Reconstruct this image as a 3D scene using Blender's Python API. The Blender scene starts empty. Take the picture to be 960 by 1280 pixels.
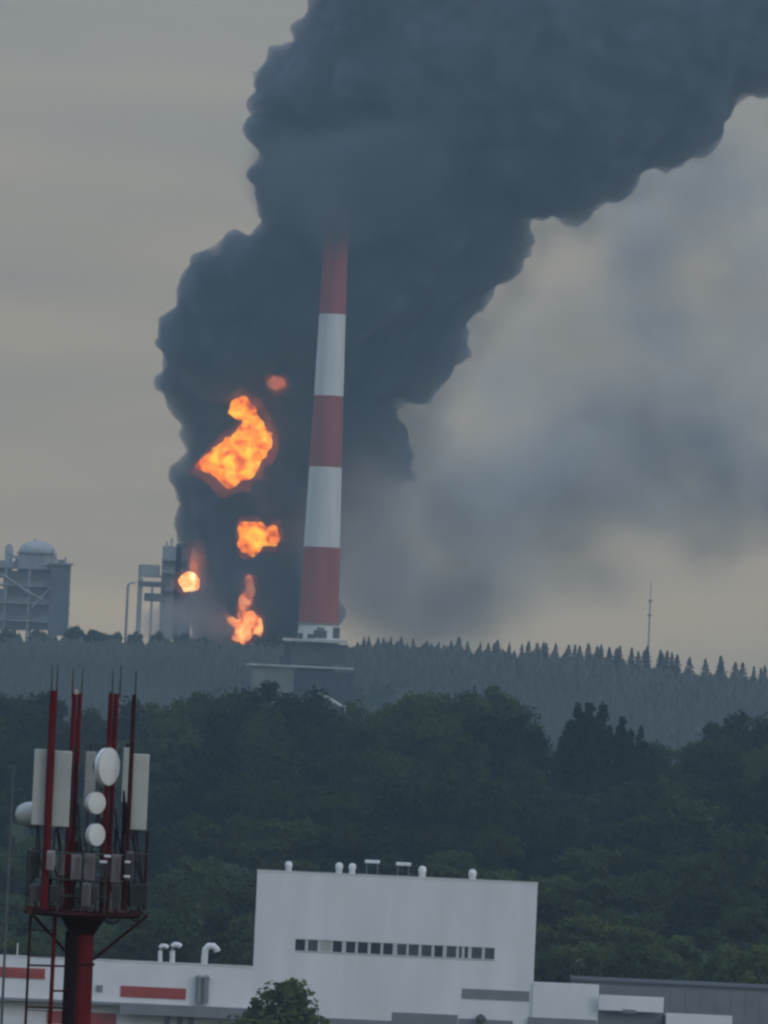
import bpy, bmesh, math, random
import numpy as np
from mathutils import Matrix, Vector

# ----------------------------------------------------------------- camera
CAM_Z = 48.0
K = 1.35e-4                       # radians per pixel of the 960 x 1280 photograph
ROLL = math.radians(2.6)
PITCH = math.atan(210 * K)
SR, CR = math.sin(ROLL), math.cos(ROLL)
SP, CP = math.sin(PITCH), math.cos(PITCH)

scn = bpy.context.scene
COL = scn.collection
cam_d = bpy.data.cameras.new('camera')
cam = bpy.data.objects.new('camera', cam_d)
COL.objects.link(cam)
fw, up, rt = Vector((0, CP, SP)), Vector((0, -SP, CP)), Vector((1, 0, 0))
ix, iy = rt * CR + up * SR, -rt * SR + up * CR
m = Matrix((ix, iy, -fw)).transposed().to_4x4()
m.translation = (0, 0, CAM_Z)
cam.matrix_world = m
cam_d.sensor_fit = 'VERTICAL'
cam_d.sensor_height = 24.0
cam_d.lens = 12.0 / (640 * K)
cam_d.clip_start = 1.0
cam_d.clip_end = 20000.0
scn.camera = cam

# ----------------------------------------------------------------- sky, sun, exposure
SUN_EL, SUN_AZ = math.radians(24), math.radians(125)      # azimuth clockwise from +Y
world = bpy.data.worlds.new('World')
scn.world = world
world.use_nodes = True
nt = world.node_tree
nt.nodes.clear()
def wn(t, **k):
    n = nt.nodes.new(t)
    for a, b in k.items():
        setattr(n, a, b)
    return n
out = wn('ShaderNodeOutputWorld'); bg = wn('ShaderNodeBackground')
sky = wn('ShaderNodeTexSky', sky_type='NISHITA', sun_disc=False,
         sun_elevation=SUN_EL, sun_rotation=SUN_AZ, air_density=1.5, dust_density=3.0)
tc = wn('ShaderNodeTexCoord'); sep = wn('ShaderNodeSeparateXYZ')
nt.links.new(tc.outputs['Generated'], sep.inputs[0])
ramp = wn('ShaderNodeValToRGB')
nt.links.new(sep.outputs['Z'], ramp.inputs[0])
cr = ramp.color_ramp
cr.elements[0].position = 0.0;  cr.elements[0].color = (0.328, 0.292, 0.228, 1)
cr.elements[1].position = 1.0;  cr.elements[1].color = (0.74, 0.96, 1.28, 1)
e = cr.elements.new(0.07); e.color = (0.278, 0.253, 0.212, 1)
e = cr.elements.new(0.13); e.color = (0.278, 0.263, 0.240, 1)
e = cr.elements.new(0.30); e.color = (0.33, 0.40, 0.48, 1)
# layered cloud: stretched noise over the sky direction
mp = wn('ShaderNodeMapping'); mp.inputs['Scale'].default_value = (1.6, 1.6, 11.0)
mp.inputs['Location'].default_value = (0.37, 0.0, 0.15)
nz = wn('ShaderNodeTexNoise'); nz.inputs['Scale'].default_value = 5.0
nz.inputs['Detail'].default_value = 5.0; nz.inputs['Roughness'].default_value = 0.5
nt.links.new(tc.outputs['Generated'], mp.inputs[0]); nt.links.new(mp.outputs[0], nz.inputs['Vector'])
mr = wn('ShaderNodeMapRange'); mr.inputs[1].default_value = 0.3; mr.inputs[2].default_value = 0.7
mr.inputs[3].default_value = 0.0; mr.inputs[4].default_value = 1.0
ctint = wn('ShaderNodeMix', data_type='RGBA'); ctint.inputs[6].default_value = (0.80, 0.845, 0.90, 1); ctint.inputs[7].default_value = (1.18, 1.11, 1.01, 1)
nt.links.new(mr.outputs[0], ctint.inputs[0])
nt.links.new(nz.outputs['Fac'], mr.inputs[0])
mul = wn('ShaderNodeVectorMath', operation='MULTIPLY')
nt.links.new(ramp.outputs[0], mul.inputs[0]); nt.links.new(ctint.outputs[2], mul.inputs[1])
sc10 = wn('ShaderNodeVectorMath', operation='SCALE'); sc10.inputs['Scale'].default_value = 10.0
nt.links.new(mul.outputs[0], sc10.inputs[0])
mix = wn('ShaderNodeMix', data_type='RGBA'); mix.inputs[0].default_value = 0.93
nt.links.new(sky.outputs[0], mix.inputs[6]); nt.links.new(sc10.outputs[0], mix.inputs[7])
nt.links.new(mix.outputs[2], bg.inputs[0]); bg.inputs[1].default_value = 0.1
nt.links.new(bg.outputs[0], out.inputs[0])

sun_d = bpy.data.lights.new('sun', 'SUN')
sun_d.energy = 0.5; sun_d.angle = math.radians(25); sun_d.color = (1.0, 0.95, 0.88)
sun = bpy.data.objects.new('sun', sun_d); COL.objects.link(sun)
sd = Vector((math.sin(SUN_AZ) * math.cos(SUN_EL), math.cos(SUN_AZ) * math.cos(SUN_EL), math.sin(SUN_EL)))
sun.rotation_euler = sd.to_track_quat('Z', 'Y').to_euler()

scn.view_settings.view_transform = 'Standard'
scn.view_settings.look = 'None'
scn.view_settings.gamma = 1.0
scn.view_settings.exposure = 0.10
scn.view_settings.use_curve_mapping = False
scn.render.engine = 'CYCLES'
cy = scn.cycles
cy.use_denoising = True
cy.denoiser = 'OPENIMAGEDENOISE'
cy.max_bounces = 6; cy.diffuse_bounces = 2; cy.glossy_bounces = 2; cy.transmission_bounces = 2
cy.volume_bounces = 1; cy.transparent_max_bounces = 64
cy.volume_max_steps = 256
cy.pixel_filter_type = 'BLACKMAN_HARRIS'
cy.filter_width = 2.6
cy.use_adaptive_sampling = True
cy.adaptive_threshold = 0.03

random.seed(7)
rng = np.random.default_rng(7)

# ----------------------------------------------------------------- helpers
def P(x, y, d, dy=0.0):
    """Point seen at pixel (x, y) of the 960 x 1280 photograph at a distance d; dy pushes it straight back."""
    u, v = (x - 480) * K, (640 - y) * K
    a, b = u * CR - v * SR, u * SR + v * CR
    r = fw + rt * a + up * b
    q = Vector((0, 0, CAM_Z)) + r * (d / r.y)
    q.y += dy
    return q

def mat(name, col, rough=0.7, noise=0.0, nscale=1.0, metal=0.0, streak=None, spec=0.3):
    mt = bpy.data.materials.get(name)
    if mt:
        return mt
    mt = bpy.data.materials.new(name); mt.use_nodes = True
    t = mt.node_tree; b = t.nodes['Principled BSDF']
    b.inputs['Base Color'].default_value = (*col, 1)
    b.inputs['Roughness'].default_value = rough
    b.inputs['Metallic'].default_value = metal
    b.inputs['Specular IOR Level'].default_value = spec
    if noise > 0:
        tcn = t.nodes.new('ShaderNodeTexCoord')
        mpn = t.nodes.new('ShaderNodeMapping')
        if streak:
            mpn.inputs['Scale'].default_value = streak
        n = t.nodes.new('ShaderNodeTexNoise'); n.inputs['Scale'].default_value = nscale
        n.inputs['Detail'].default_value = 5
        r = t.nodes.new('ShaderNodeMapRange')
        r.inputs[1].default_value = 0.3; r.inputs[2].default_value = 0.7
        r.inputs[3].default_value = 1 - noise; r.inputs[4].default_value = 1 + noise * 0.5
        v = t.nodes.new('ShaderNodeVectorMath'); v.operation = 'SCALE'
        v.inputs[0].default_value = col
        t.links.new(tcn.outputs['Object'], mpn.inputs[0]); t.links.new(mpn.outputs[0], n.inputs['Vector'])
        t.links.new(n.outputs['Fac'], r.inputs[0]); t.links.new(r.outputs[0], v.inputs['Scale'])
        t.links.new(v.outputs[0], b.inputs['Base Color'])
    return mt

def leaf_mat(name, col, col2):
    mt = bpy.data.materials.new(name); mt.use_nodes = True
    t = mt.node_tree; t.nodes.clear()
    o = t.nodes.new('ShaderNodeOutputMaterial')
    d = t.nodes.new('ShaderNodeBsdfDiffuse'); tr = t.nodes.new('ShaderNodeBsdfTranslucent')
    mx = t.nodes.new('ShaderNodeMixShader'); mx.inputs[0].default_value = 0.25
    tcn = t.nodes.new('ShaderNodeTexCoord'); n = t.nodes.new('ShaderNodeTexNoise')
    n.inputs['Scale'].default_value = 0.35; n.inputs['Detail'].default_value = 3
    oi = t.nodes.new('ShaderNodeObjectInfo')
    add = t.nodes.new('ShaderNodeMath'); add.operation = 'ADD'
    mr_ = t.nodes.new('ShaderNodeMapRange')
    mr_.inputs[1].default_value = 0.35; mr_.inputs[2].default_value = 1.45
    cm = t.nodes.new('ShaderNodeMix'); cm.data_type = 'RGBA'
    cm.inputs[6].default_value = (*col, 1); cm.inputs[7].default_value = (*col2, 1)
    t.links.new(tcn.outputs['Object'], n.inputs['Vector'])
    t.links.new(n.outputs['Fac'], add.inputs[0]); t.links.new(oi.outputs['Random'], add.inputs[1])
    t.links.new(add.outputs[0], mr_.inputs[0]); t.links.new(mr_.outputs[0], cm.inputs[0])
    t.links.new(cm.outputs[2], d.inputs[0]); t.links.new(cm.outputs[2], tr.inputs[0])
    t.links.new(d.outputs[0], mx.inputs[1]); t.links.new(tr.outputs[0], mx.inputs[2])
    t.links.new(mx.outputs[0], o.inputs[0])
    return mt

class MB:
    """Collects shapes (world coordinates) into one mesh."""
    def __init__(s):
        s.bm = bmesh.new()
    def box(s, c, size, rz=0.0, bev=0.0):
        g = bmesh.ops.create_cube(s.bm, size=1.0)
        M = Matrix.Translation(c) @ Matrix.Rotation(rz, 4, 'Z') @ Matrix.Diagonal((*size, 1))
        bmesh.ops.transform(s.bm, matrix=M, verts=g['verts'])
        if bev > 0:
            ed = list({e for v in g['verts'] for e in v.link_edges})
            bmesh.ops.bevel(s.bm, geom=ed, offset=bev, segments=2, affect='EDGES', profile=0.5)
        return s
    def bb(s, p0, p1, bev=0.0):
        c = [(a + b) / 2 for a, b in zip(p0, p1)]
        return s.box(c, [abs(a - b) for a, b in zip(p0, p1)], 0, bev)
    def tube(s, a, b, r0, r1=None, n=10):
        a, b = Vector(a), Vector(b); r1 = r0 if r1 is None else r1
        L = (b - a).length
        g = bmesh.ops.create_cone(s.bm, cap_ends=True, segments=n, radius1=r0, radius2=r1, depth=L)
        q = (b - a).to_track_quat('Z', 'Y').to_matrix().to_4x4()
        bmesh.ops.transform(s.bm, matrix=Matrix.Translation((a + b) / 2) @ q, verts=g['verts'])
        return s
    def path(s, pts, r, n=8):
        pts = [Vector(p) for p in pts]
        rings = []
        for i, p in enumerate(pts):
            t = (pts[min(i + 1, len(pts) - 1)] - pts[max(i - 1, 0)]).normalized()
            q = t.to_track_quat('Z', 'Y')
            rings.append([s.bm.verts.new(p + q @ Vector((r * math.cos(2 * math.pi * k / n), r * math.sin(2 * math.pi * k / n), 0))) for k in range(n)])
        for A, B in zip(rings, rings[1:]):
            for k in range(n):
                s.bm.faces.new((A[k], A[(k + 1) % n], B[(k + 1) % n], B[k]))
        s.bm.faces.new(rings[0][::-1]); s.bm.faces.new(rings[-1])
        return s
    def lathe(s, c, axis, prof, n=24):
        """prof: (radius, height along the axis)"""
        c = Vector(c); q = Vector(axis).normalized().to_track_quat('Z', 'Y')
        rings = []
        for r, h in prof:
            if r < 1e-6:
                rings.append([s.bm.verts.new(c + q @ Vector((0, 0, h)))])
            else:
                rings.append([s.bm.verts.new(c + q @ Vector((r * math.cos(2 * math.pi * k / n), r * math.sin(2 * math.pi * k / n), h))) for k in range(n)])
        for A, B in zip(rings, rings[1:]):
            for k in range(n):
                k2 = (k + 1) % n
                if len(A) == 1 and len(B) == 1:
                    continue
                if len(A) == 1:
                    s.bm.faces.new((A[0], B[k2], B[k]))
                elif len(B) == 1:
                    s.bm.faces.new((A[k], A[k2], B[0]))
                else:
                    s.bm.faces.new((A[k], A[k2], B[k2], B[k]))
        if len(rings[0]) > 1: s.bm.faces.new(rings[0][::-1])
        if len(rings[-1]) > 1: s.bm.faces.new(rings[-1])
        return s
    def build(s, name, m, parent=None, smooth=False):
        root = parent
        while root is not None and root.parent is not None:
            root = root.parent
        if root is not None:
            bmesh.ops.translate(s.bm, vec=-root.location, verts=s.bm.verts)
        bmesh.ops.recalc_face_normals(s.bm, faces=s.bm.faces)
        me = bpy.data.meshes.new(name)
        s.bm.to_mesh(me); s.bm.free()
        if smooth:
            me.shade_smooth()
            try: me.set_sharp_from_angle(angle=math.radians(40))
            except Exception: pass
        me.materials.append(m)
        o = bpy.data.objects.new(name, me); COL.objects.link(o)
        o.parent = parent
        return o

def thing(name, label, cat, loc, group=None):
    o = bpy.data.objects.new(name, None); COL.objects.link(o)
    o.location = loc; o.empty_display_size = 0.5
    return tag(o, label, cat, group)

def tag(o, label, cat, group=None):
    o['label'] = label; o['category'] = cat
    if group: o['group'] = group
    return o

def meshobj(name, verts, faces, m, parent=None):
    me = bpy.data.meshes.new(name)
    me.from_pydata(verts, [], faces); me.update()
    me.materials.append(m)
    o = bpy.data.objects.new(name, me); COL.objects.link(o); o.parent = parent
    return o

# ----------------------------------------------------------------- terrain
TY = np.array([-300, 0, 780, 850, 1000, 1250, 1400, 1700, 1900, 2150, 2300, 2450, 2600, 3000, 4100], float)
TZ = np.array([0, 0, 0, 2.5, 9, 23, 19, 8, 15, 29, 36, 54, 49, 40, 38], float)
def ground_z(x, y):
    x = np.asarray(x, float); y = np.asarray(y, float)
    z = sum(np.interp(y + d, TY, TZ) for d in (-45, -20, 0, 20, 45)) / 5.0
    far = np.clip((y - 1700) / 600, 0, 1)
    z = z - far * np.minimum(5.5 * (x / 160.0) ** 2, 22)
    z = z + far * (1.2 * np.sin(x / 31.0) + 0.8 * np.sin(x / 13.0 + 1))
    near = np.clip((y - 820) / 200, 0, 1) * (1 - np.clip((y - 1500) / 200, 0, 1))
    return z + near * 1.5 * np.sin(x / 38.0 + y / 70.0)

gx = np.concatenate([np.arange(-2400, -420, 120), np.arange(-420, 421, 14), np.arange(540, 2401, 120)])
gy = np.concatenate([np.arange(-300, 780, 60), np.arange(780, 2700, 14), np.arange(2740, 3001, 65)])
GX, GY = np.meshgrid(gx, gy)
GZ = ground_z(GX, GY)
V = np.stack([GX, GY, GZ], -1).reshape(-1, 3)
nx, ny = len(gx), len(gy)
I = np.arange(nx * ny).reshape(ny, nx)
F = np.stack([I[:-1, :-1], I[:-1, 1:], I[1:, 1:], I[1:, :-1]], -1).reshape(-1, 4)
g = meshobj('ground', V.tolist(), F.tolist(), mat('forest_floor', (0.040, 0.050, 0.028), 0.95, 0.4, 0.08, spec=0.0))
g['kind'] = 'structure'
for p in g.data.polygons: p.use_smooth = True

# ----------------------------------------------------------------- foliage generators
def leaf_quads(cent, nrm, size):
    """quads centred at cent with normals nrm; returns verts (4n,3)"""
    n = len(cent)
    h = rng.normal(size=(n, 3))
    t = np.cross(nrm, h); t /= np.linalg.norm(t, axis=1)[:, None] + 1e-9
    b = np.cross(nrm, t)
    s = size[:, None]
    asp = rng.uniform(0.55, 1.0, n)[:, None]
    return np.stack([cent - t * s, cent + b * s * asp, cent + t * s, cent - b * s * asp], 1).reshape(-1, 3)

def unit(n):
    v = rng.normal(size=(n, 3)); return v / np.linalg.norm(v, axis=1)[:, None]

def crown_mesh(name, m, kind, h, r, nclump, nleaf, leaf):
    cs, rs = [], []
    for i in range(nclump):
        if kind == 'round':
            d = unit(1)[0]; d[2] = d[2] * 0.95 + 0.12
            k = rng.uniform(0.45, 0.88)
            c = np.array([d[0] * r * k, d[1] * r * k, h * 0.58 + d[2] * h * 0.38 * k])
            cr_ = r * rng.uniform(0.24, 0.44)
        elif kind == 'poplar':
            t = rng.uniform(0.08, 0.97)
            w = r * min(1.0, (t / 0.22) ** 0.7) * (1 - t) ** 0.6 * 1.15
            a = rng.uniform(0, 6.283); k = rng.uniform(0.0, 0.62)
            c = np.array([math.cos(a) * w * k, math.sin(a) * w * k, t * h])
            cr_ = max(0.45, w * rng.uniform(0.34, 0.5))
        else:                                   # shrub
            d = unit(1)[0]; d[2] = abs(d[2])
            k = rng.uniform(0.3, 0.9)
            c = np.array([d[0] * r * k, d[1] * r * k, h * 0.25 + d[2] * h * 0.6 * k])
            cr_ = r * rng.uniform(0.25, 0.42)
        cs.append(c); rs.append(cr_)
    cs = np.array(cs); rs = np.array(rs)
    w = rs ** 2 / (rs ** 2).sum()
    idx = rng.choice(nclump, nleaf, p=w)
    d = unit(nleaf)
    stretch = np.array([1, 1, 1.7 if kind == 'poplar' else 0.85])
    rad = rs[idx] * rng.uniform(0.62, 1.10, nleaf) * (1 + 0.10 * np.sin(idx * 3.1 + d[:, 0] * 5))
    c = cs[idx] + d * rad[:, None] * stretch
    nr = d + 0.55 * rng.normal(size=(nleaf, 3)); nr /= np.linalg.norm(nr, axis=1)[:, None]
    q = leaf_quads(c, nr, leaf * rng.uniform(0.6, 1.3, nleaf))
    # inner twigs and big leaves that close the crown
    ni = nleaf // 6
    idx = rng.choice(nclump, ni, p=w)
    ci = cs[idx] + unit(ni) * (rs[idx] * rng.uniform(0, 0.6, ni))[:, None]
    qi = leaf_quads(ci, unit(ni), leaf * rng.uniform(1.5, 2.6, ni))
    q = np.concatenate([q, qi])
    me = bpy.data.meshes.new(name)
    me.from_pydata(q.tolist(), [], np.arange(len(q)).reshape(-1, 4).tolist()); me.update()
    me.materials.append(m)
    return me

def trunk_mesh(name, m, h, r, limbs=4):
    b = MB()
    b.tube((0, 0, -1.0), (0.1, 0, h * 0.45), r, r * 0.7, 7)
    b.tube((0.1, 0, h * 0.45), (0, 0.1, h * 0.85), r * 0.7, r * 0.15, 6)
    for i in range(limbs):
        a = 6.283 * i / limbs + random.random(); z = h * random.uniform(0.3, 0.55)
        L = h * random.uniform(0.16, 0.26)
        b.tube((0, 0, z), (math.cos(a) * L, math.sin(a) * L, z + L), r * 0.4, r * 0.1, 5)
    me = bpy.data.meshes.new(name); b.bm.to_mesh(me); b.bm.free(); me.materials.append(m)
    return me

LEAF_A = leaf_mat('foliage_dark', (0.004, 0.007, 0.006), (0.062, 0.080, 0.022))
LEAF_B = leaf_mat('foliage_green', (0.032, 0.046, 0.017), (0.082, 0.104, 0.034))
LEAF_C = leaf_mat('foliage_poplar', (0.010, 0.018, 0.012), (0.020, 0.030, 0.016))
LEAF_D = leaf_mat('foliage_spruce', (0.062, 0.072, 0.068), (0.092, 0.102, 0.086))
BARK = mat('bark', (0.05, 0.042, 0.035), 0.9, 0.4, 2.0, spec=0.0)

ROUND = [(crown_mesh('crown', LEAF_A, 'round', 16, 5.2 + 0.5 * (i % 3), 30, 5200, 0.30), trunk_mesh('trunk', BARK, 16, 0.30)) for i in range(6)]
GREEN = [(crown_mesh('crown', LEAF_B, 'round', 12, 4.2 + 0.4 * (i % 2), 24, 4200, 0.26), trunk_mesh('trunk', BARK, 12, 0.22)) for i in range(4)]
POPLAR = [(crown_mesh('crown', LEAF_C, 'poplar', 22, 3.3 + 0.3 * i, 70, 8000, 0.27), trunk_mesh('trunk', BARK, 22, 0.32, 3)) for i in range(3)]
SHRUB = [(crown_mesh('crown', LEAF_B, 'shrub', 5, 3.6, 16, 2600, 0.22), trunk_mesh('trunk', BARK, 5, 0.12)) for i in range(3)]

LEAF_E = leaf_mat('foliage_fresh', (0.055, 0.075, 0.030), (0.10, 0.12, 0.045))
POPL2 = [(crown_mesh('crown', LEAF_E, 'poplar', 14, 5.6, 60, 7500, 0.25), trunk_mesh('trunk', BARK, 14, 0.22, 4)) for i in range(2)]
def put_tree(kind, i, loc, h, h0, label, group, wide=1.0, name='broadleaf_tree'):
    cm, tm = kind[i % len(kind)]
    t = thing(name, label, 'tree' if name != 'shrub' else 'shrub', loc, group)
    s = h / h0
    t.scale = (s * wide, s * wide, s); t.rotation_euler = (0, 0, random.uniform(0, 6.28))
    for nm, me in (('crown', cm), ('trunk', tm)):
        o = bpy.data.objects.new(nm, me); COL.objects.link(o); o.parent = t
    return t

# ----------------------------------------------------------------- wood behind the hall
CAN = [(-120, 850), (0, 852), (45, 868), (70, 880), (120, 884), (200, 872), (250, 862), (340, 856), (385, 868), (440, 886), (480, 882),
       (505, 868), (545, 856), (590, 850), (630, 864), (655, 888), (690, 922), (720, 925), (800, 930), (850, 934), (875, 922), (900, 906), (930, 895), (1080, 888)]
cx_, cy_ = zip(*CAN)
def canopy(x): return float(np.interp(x, cx_, cy_))
WOOD = 'trees of the dense wood behind the white hall'
L_WOOD = 'dark green broadleaf tree standing in the dense wood behind the white hall'
L_EDGE = 'lighter green tree at the near edge of the wood, low behind the white hall'
rows = [(1250, 0, 46), (1195, 30, 58), (1135, 68, 62), (1070, 108, 64), (1010, 150, 64), (955, 194, 66), (908, 232, 64), (868, 262, 62), (832, 296, 56)]
ORD = ['first', 'second', 'third', 'fourth', 'fifth', 'sixth', 'seventh', 'eighth', 'ninth', 'tenth', 'eleventh', 'twelfth', 'thirteenth', 'fourteenth', 'fifteenth', 'sixteenth', 'seventeenth', 'eighteenth', 'nineteenth', 'twentieth']
ORD_ = list(ORD)
ORD += ['twenty-' + q for q in ORD[:9]] + ['thirtieth'] + ['thirty-' + q for q in ORD[:9]] + ['fortieth'] + ['forty-' + q for q in ORD_[:9]] + ['fiftieth'] + ['fifty-' + q for q in ORD_[:9]] + ['sixtieth'] + ['sixty-' + q for q in ORD_[:9]]
ROWN = ["topmost row of the wood", "second row below the wood's top", "third row below the wood's top", "fourth row below the wood's top", "middle row of the wood",
        "fourth row above the wood's foot", "third row above the wood's foot", "second row above the wood's foot", "nearest row of the wood"]
ti = 0
for k, (d, off, step) in enumerate(rows):
    x = -90 + (k % 2) * step * 0.5
    inrow = 0
    while x < 1060:
        px = x + random.uniform(-9, 9)
        py = canopy(px) * (1 - min(k, 5) / 6.0) + 885 * min(k, 5) / 6.0 + off + random.uniform(-20, 16)
        if k == 0: py = canopy(px) + random.uniform(-3, 7)
        x += step * random.uniform(0.85, 1.15)
        if 350 < px < 640 and py > 1112:
            continue
        if k <= 2 and 680 < px < 806 and py < 970:
            py = 970 + random.uniform(-12, 10)
        tp = P(px, py, d)
        gz = float(ground_z(tp.x, d))
        h = min(27.0, max(8.0, (tp.z - gz) * (1.07 if k == 0 else 1.03)))
        inside = 0 <= px <= 960
        lab = None
        if inside:
            lab = '%s from left in the ' % ORD[inrow] + ROWN[k]; inrow += 1
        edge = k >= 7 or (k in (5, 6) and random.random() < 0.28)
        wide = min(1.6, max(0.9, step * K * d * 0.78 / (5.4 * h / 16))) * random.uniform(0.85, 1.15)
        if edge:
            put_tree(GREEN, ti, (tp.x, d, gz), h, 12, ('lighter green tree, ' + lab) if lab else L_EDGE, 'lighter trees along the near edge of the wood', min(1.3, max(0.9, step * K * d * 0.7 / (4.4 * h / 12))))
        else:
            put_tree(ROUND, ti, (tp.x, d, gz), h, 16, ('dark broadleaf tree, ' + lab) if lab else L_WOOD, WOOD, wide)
        ti += 1
POP = [(697, 936, 'short outer poplar at the left end of the dark poplar clump', 1.5),
       (711, 905, 'dark poplar just left of the tall pair in the poplar clump', 1.3),
       (722, 877, 'tall narrow dark poplar, left one of the tall pair in the clump', 1.15),
       (738, 871, 'tallest dark poplar at the middle of the poplar clump', 1.3),
       (753, 878, 'tall dark poplar close right of the tallest one', 1.2),
       (764, 906, 'low dark poplar filling the dip right of the tallest ones', 1.4),
       (778, 889, 'narrow dark poplar standing apart right of the dip in the clump', 1.0),
       (790, 912, 'low dark poplar between the two right-hand tips of the clump', 1.3),
       (802, 906, 'dark pointed poplar near the right end of the poplar clump', 0.95),
       (816, 930, 'shortest dark poplar at the right end of the clump', 1.3)]
for i, (x, y, lab, wd) in enumerate(POP):
    tp = P(x, y, 1165); gz = float(ground_z(tp.x, 1165))
    put_tree(POPLAR, i, (tp.x, 1165 + (i % 2) * 6, gz), tp.z - gz, 22, lab, 'dark poplars rising from the wood', wd, 'poplar_tree')
tp = P(360, 1226, 640)
put_tree(POPL2, 0, (tp.x, 640, 0), tp.z + 0.3, 14, 'pointed feathery green tree top in front of the white hall at the bottom edge', None, 1.5)
tp = P(318, 1247, 642); put_tree(POPL2, 1, (tp.x, 642, 0), tp.z, 14, 'lower green tree top left of the pointed one before the white hall', None, 1.3)
tp = P(384, 1258, 638); put_tree(POPL2, 1, (tp.x, 638, 0), tp.z, 14, 'lowest green tree top right of the pointed one before the white hall', None, 1.2)
tp = P(955, 1178, 800)
put_tree(GREEN, 1, (tp.x, 795, 0), tp.z, 12, 'round light green tree behind the grey warehouse at the right edge', None, 1.1)
tp = P(258, 1116, 812)
put_tree(GREEN, 3, (tp.x, 815, 0.5), tp.z, 12, 'light green rounded tree behind the bent roof ducts of the low wing', None, 1.0)

# ----------------------------------------------------------------- far ridge with spruces
def spruce_geo(h, r, tiers, n):
    vs, fs = [], []
    for t in range(tiers):
        z0 = h * (0.08 + 0.80 * t / tiers); z1 = min(h, z0 + h * (0.30 if tiers > 3 else 0.5))
        rr = r * (1 - 0.80 * (t / tiers) ** 1.4)
        b0 = len(vs)
        for k in range(n):
            a = 6.283 * (k + 0.5 * t) / n
            q = rr * (1.0 if k % 2 else 0.72)
            vs.append((q * math.cos(a), q * math.sin(a), z0 - 0.06 * h * (k % 2)))
        vs.append((0, 0, z1 if t < tiers - 1 else h))
        for k in range(n):
            fs.append((b0 + k, b0 + (k + 1) % n, b0 + n))
    return np.array(vs), fs
def clear_zone(px_x, y):
    return -42 < px_x - boiler_x < 30 and 2190 < y < 2345
boiler_x = P(395, 860, 2300).x
base_v, base_f = spruce_geo(1.0, 0.30, 3, 7)
base_f = np.array(base_f)
FX, FY = np.meshgrid(np.arange(-262, 262, 4.4), np.arange(1830, 2466, 4.8))
FX = FX.ravel() + rng.uniform(-2.1, 2.1, FX.size); FY = FY.ravel() + rng.uniform(-2.1, 2.1, FX.size)
ok = ~((FX - boiler_x > -42) & (FX - boiler_x < 30) & (FY > 2190) & (FY < 2345)); FX, FY = FX[ok], FY[ok]; nF = len(FX)
hh = rng.uniform(6.5, 9.5, nF) + 2.6 * np.clip((FY - 2390) / 40, 0, 1); ww = hh * rng.uniform(1.0, 1.5, nF) * (1 + 0.3 * (FY > 2395))
an = rng.uniform(0, 6.283, nF); c, s_ = np.cos(an)[:, None], np.sin(an)[:, None]
nb = len(base_v); jit = 1 + rng.normal(size=(nF, nb)) * 0.14
bxv, byv, bzv = base_v[:, 0] * jit * ww[:, None], base_v[:, 1] * jit * ww[:, None], base_v[:, 2] * hh[:, None] + rng.normal(size=(nF, nb)) * 0.3
vv = np.stack([bxv * c - byv * s_ + FX[:, None], bxv * s_ + byv * c + FY[:, None], bzv + (ground_z(FX, FY) - 0.5)[:, None]], -1)
AV = [vv.reshape(-1, 3)]; AF = [(base_f[None] + (np.arange(nF) * nb)[:, None, None]).reshape(-1, 3)]
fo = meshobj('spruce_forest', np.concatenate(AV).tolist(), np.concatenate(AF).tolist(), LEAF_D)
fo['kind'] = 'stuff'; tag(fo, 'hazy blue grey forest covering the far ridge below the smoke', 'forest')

def spruce_mesh(name, h, r):
    n = 1500
    t = rng.uniform(0.05, 1.0, n) ** 0.8
    tier = np.floor(t * 11) / 11
    w = r * (1 - tier) ** 0.85 * (0.75 + 0.5 * ((t * 11) % 1 < 0.5)) * rng.uniform(0.25, 1.0, n) ** 0.5
    a = rng.uniform(0, 6.283, n); w = w * (0.8 + 0.35 * np.sin(a * 3 + tier * 40))
    c = np.stack([np.cos(a) * w, np.sin(a) * w, t * h - 0.15 * w], 1)
    q = leaf_quads(c, unit(n), 0.42 * rng.uniform(0.6, 1.3, n) * (1.1 - 0.6 * t))
    me = bpy.data.meshes.new(name); me.from_pydata(q.tolist(), [], np.arange(len(q)).reshape(-1, 4).tolist()); me.update(); me.materials.append(LEAF_D)
    return me
SPR = [(spruce_mesh('crown', 15, 3.0 + 0.6 * i), trunk_mesh('trunk', BARK, 15, 0.2, 0)) for i in range(4)]
xs_ = [452.0]
while xs_[-1] < 985: xs_.append(xs_[-1] + random.choice([5, 7, 8, 10, 13, 17]))
for i, x in enumerate(xs_):
    x = x + random.uniform(-4, 4)
    base = np.interp(x, [440, 560, 700, 810, 960], [789, 797, 799, 808, 829])
    pyt = base - random.choice([-2, -1, 0, 0, 1, 2, 3, 6]) + 5
    tp = P(x, pyt, 2462); gz = float(ground_z(tp.x, 2462))
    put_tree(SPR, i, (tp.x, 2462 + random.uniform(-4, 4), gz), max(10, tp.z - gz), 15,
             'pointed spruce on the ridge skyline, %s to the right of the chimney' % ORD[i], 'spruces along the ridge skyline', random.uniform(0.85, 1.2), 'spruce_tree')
RB = [(95, 778, 20), (118, 783, 18), (140, 787, 16), (170, 788, 14), (200, 788, 18), (228, 791, 16), (12, 781, 18), (48, 783, 16), (250, 795, 14), (345, 792, 12)]
RL = ['tallest, just right of the domed block', 'second right of the domed block', 'third right of the domed block', 'at the foot of the flare stack', 'under the pipe racks', 'under the process towers', 'at the left edge below the column', 'below the domed vessel', 'just right of the process towers', 'between the ground flames and the chimney']
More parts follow.
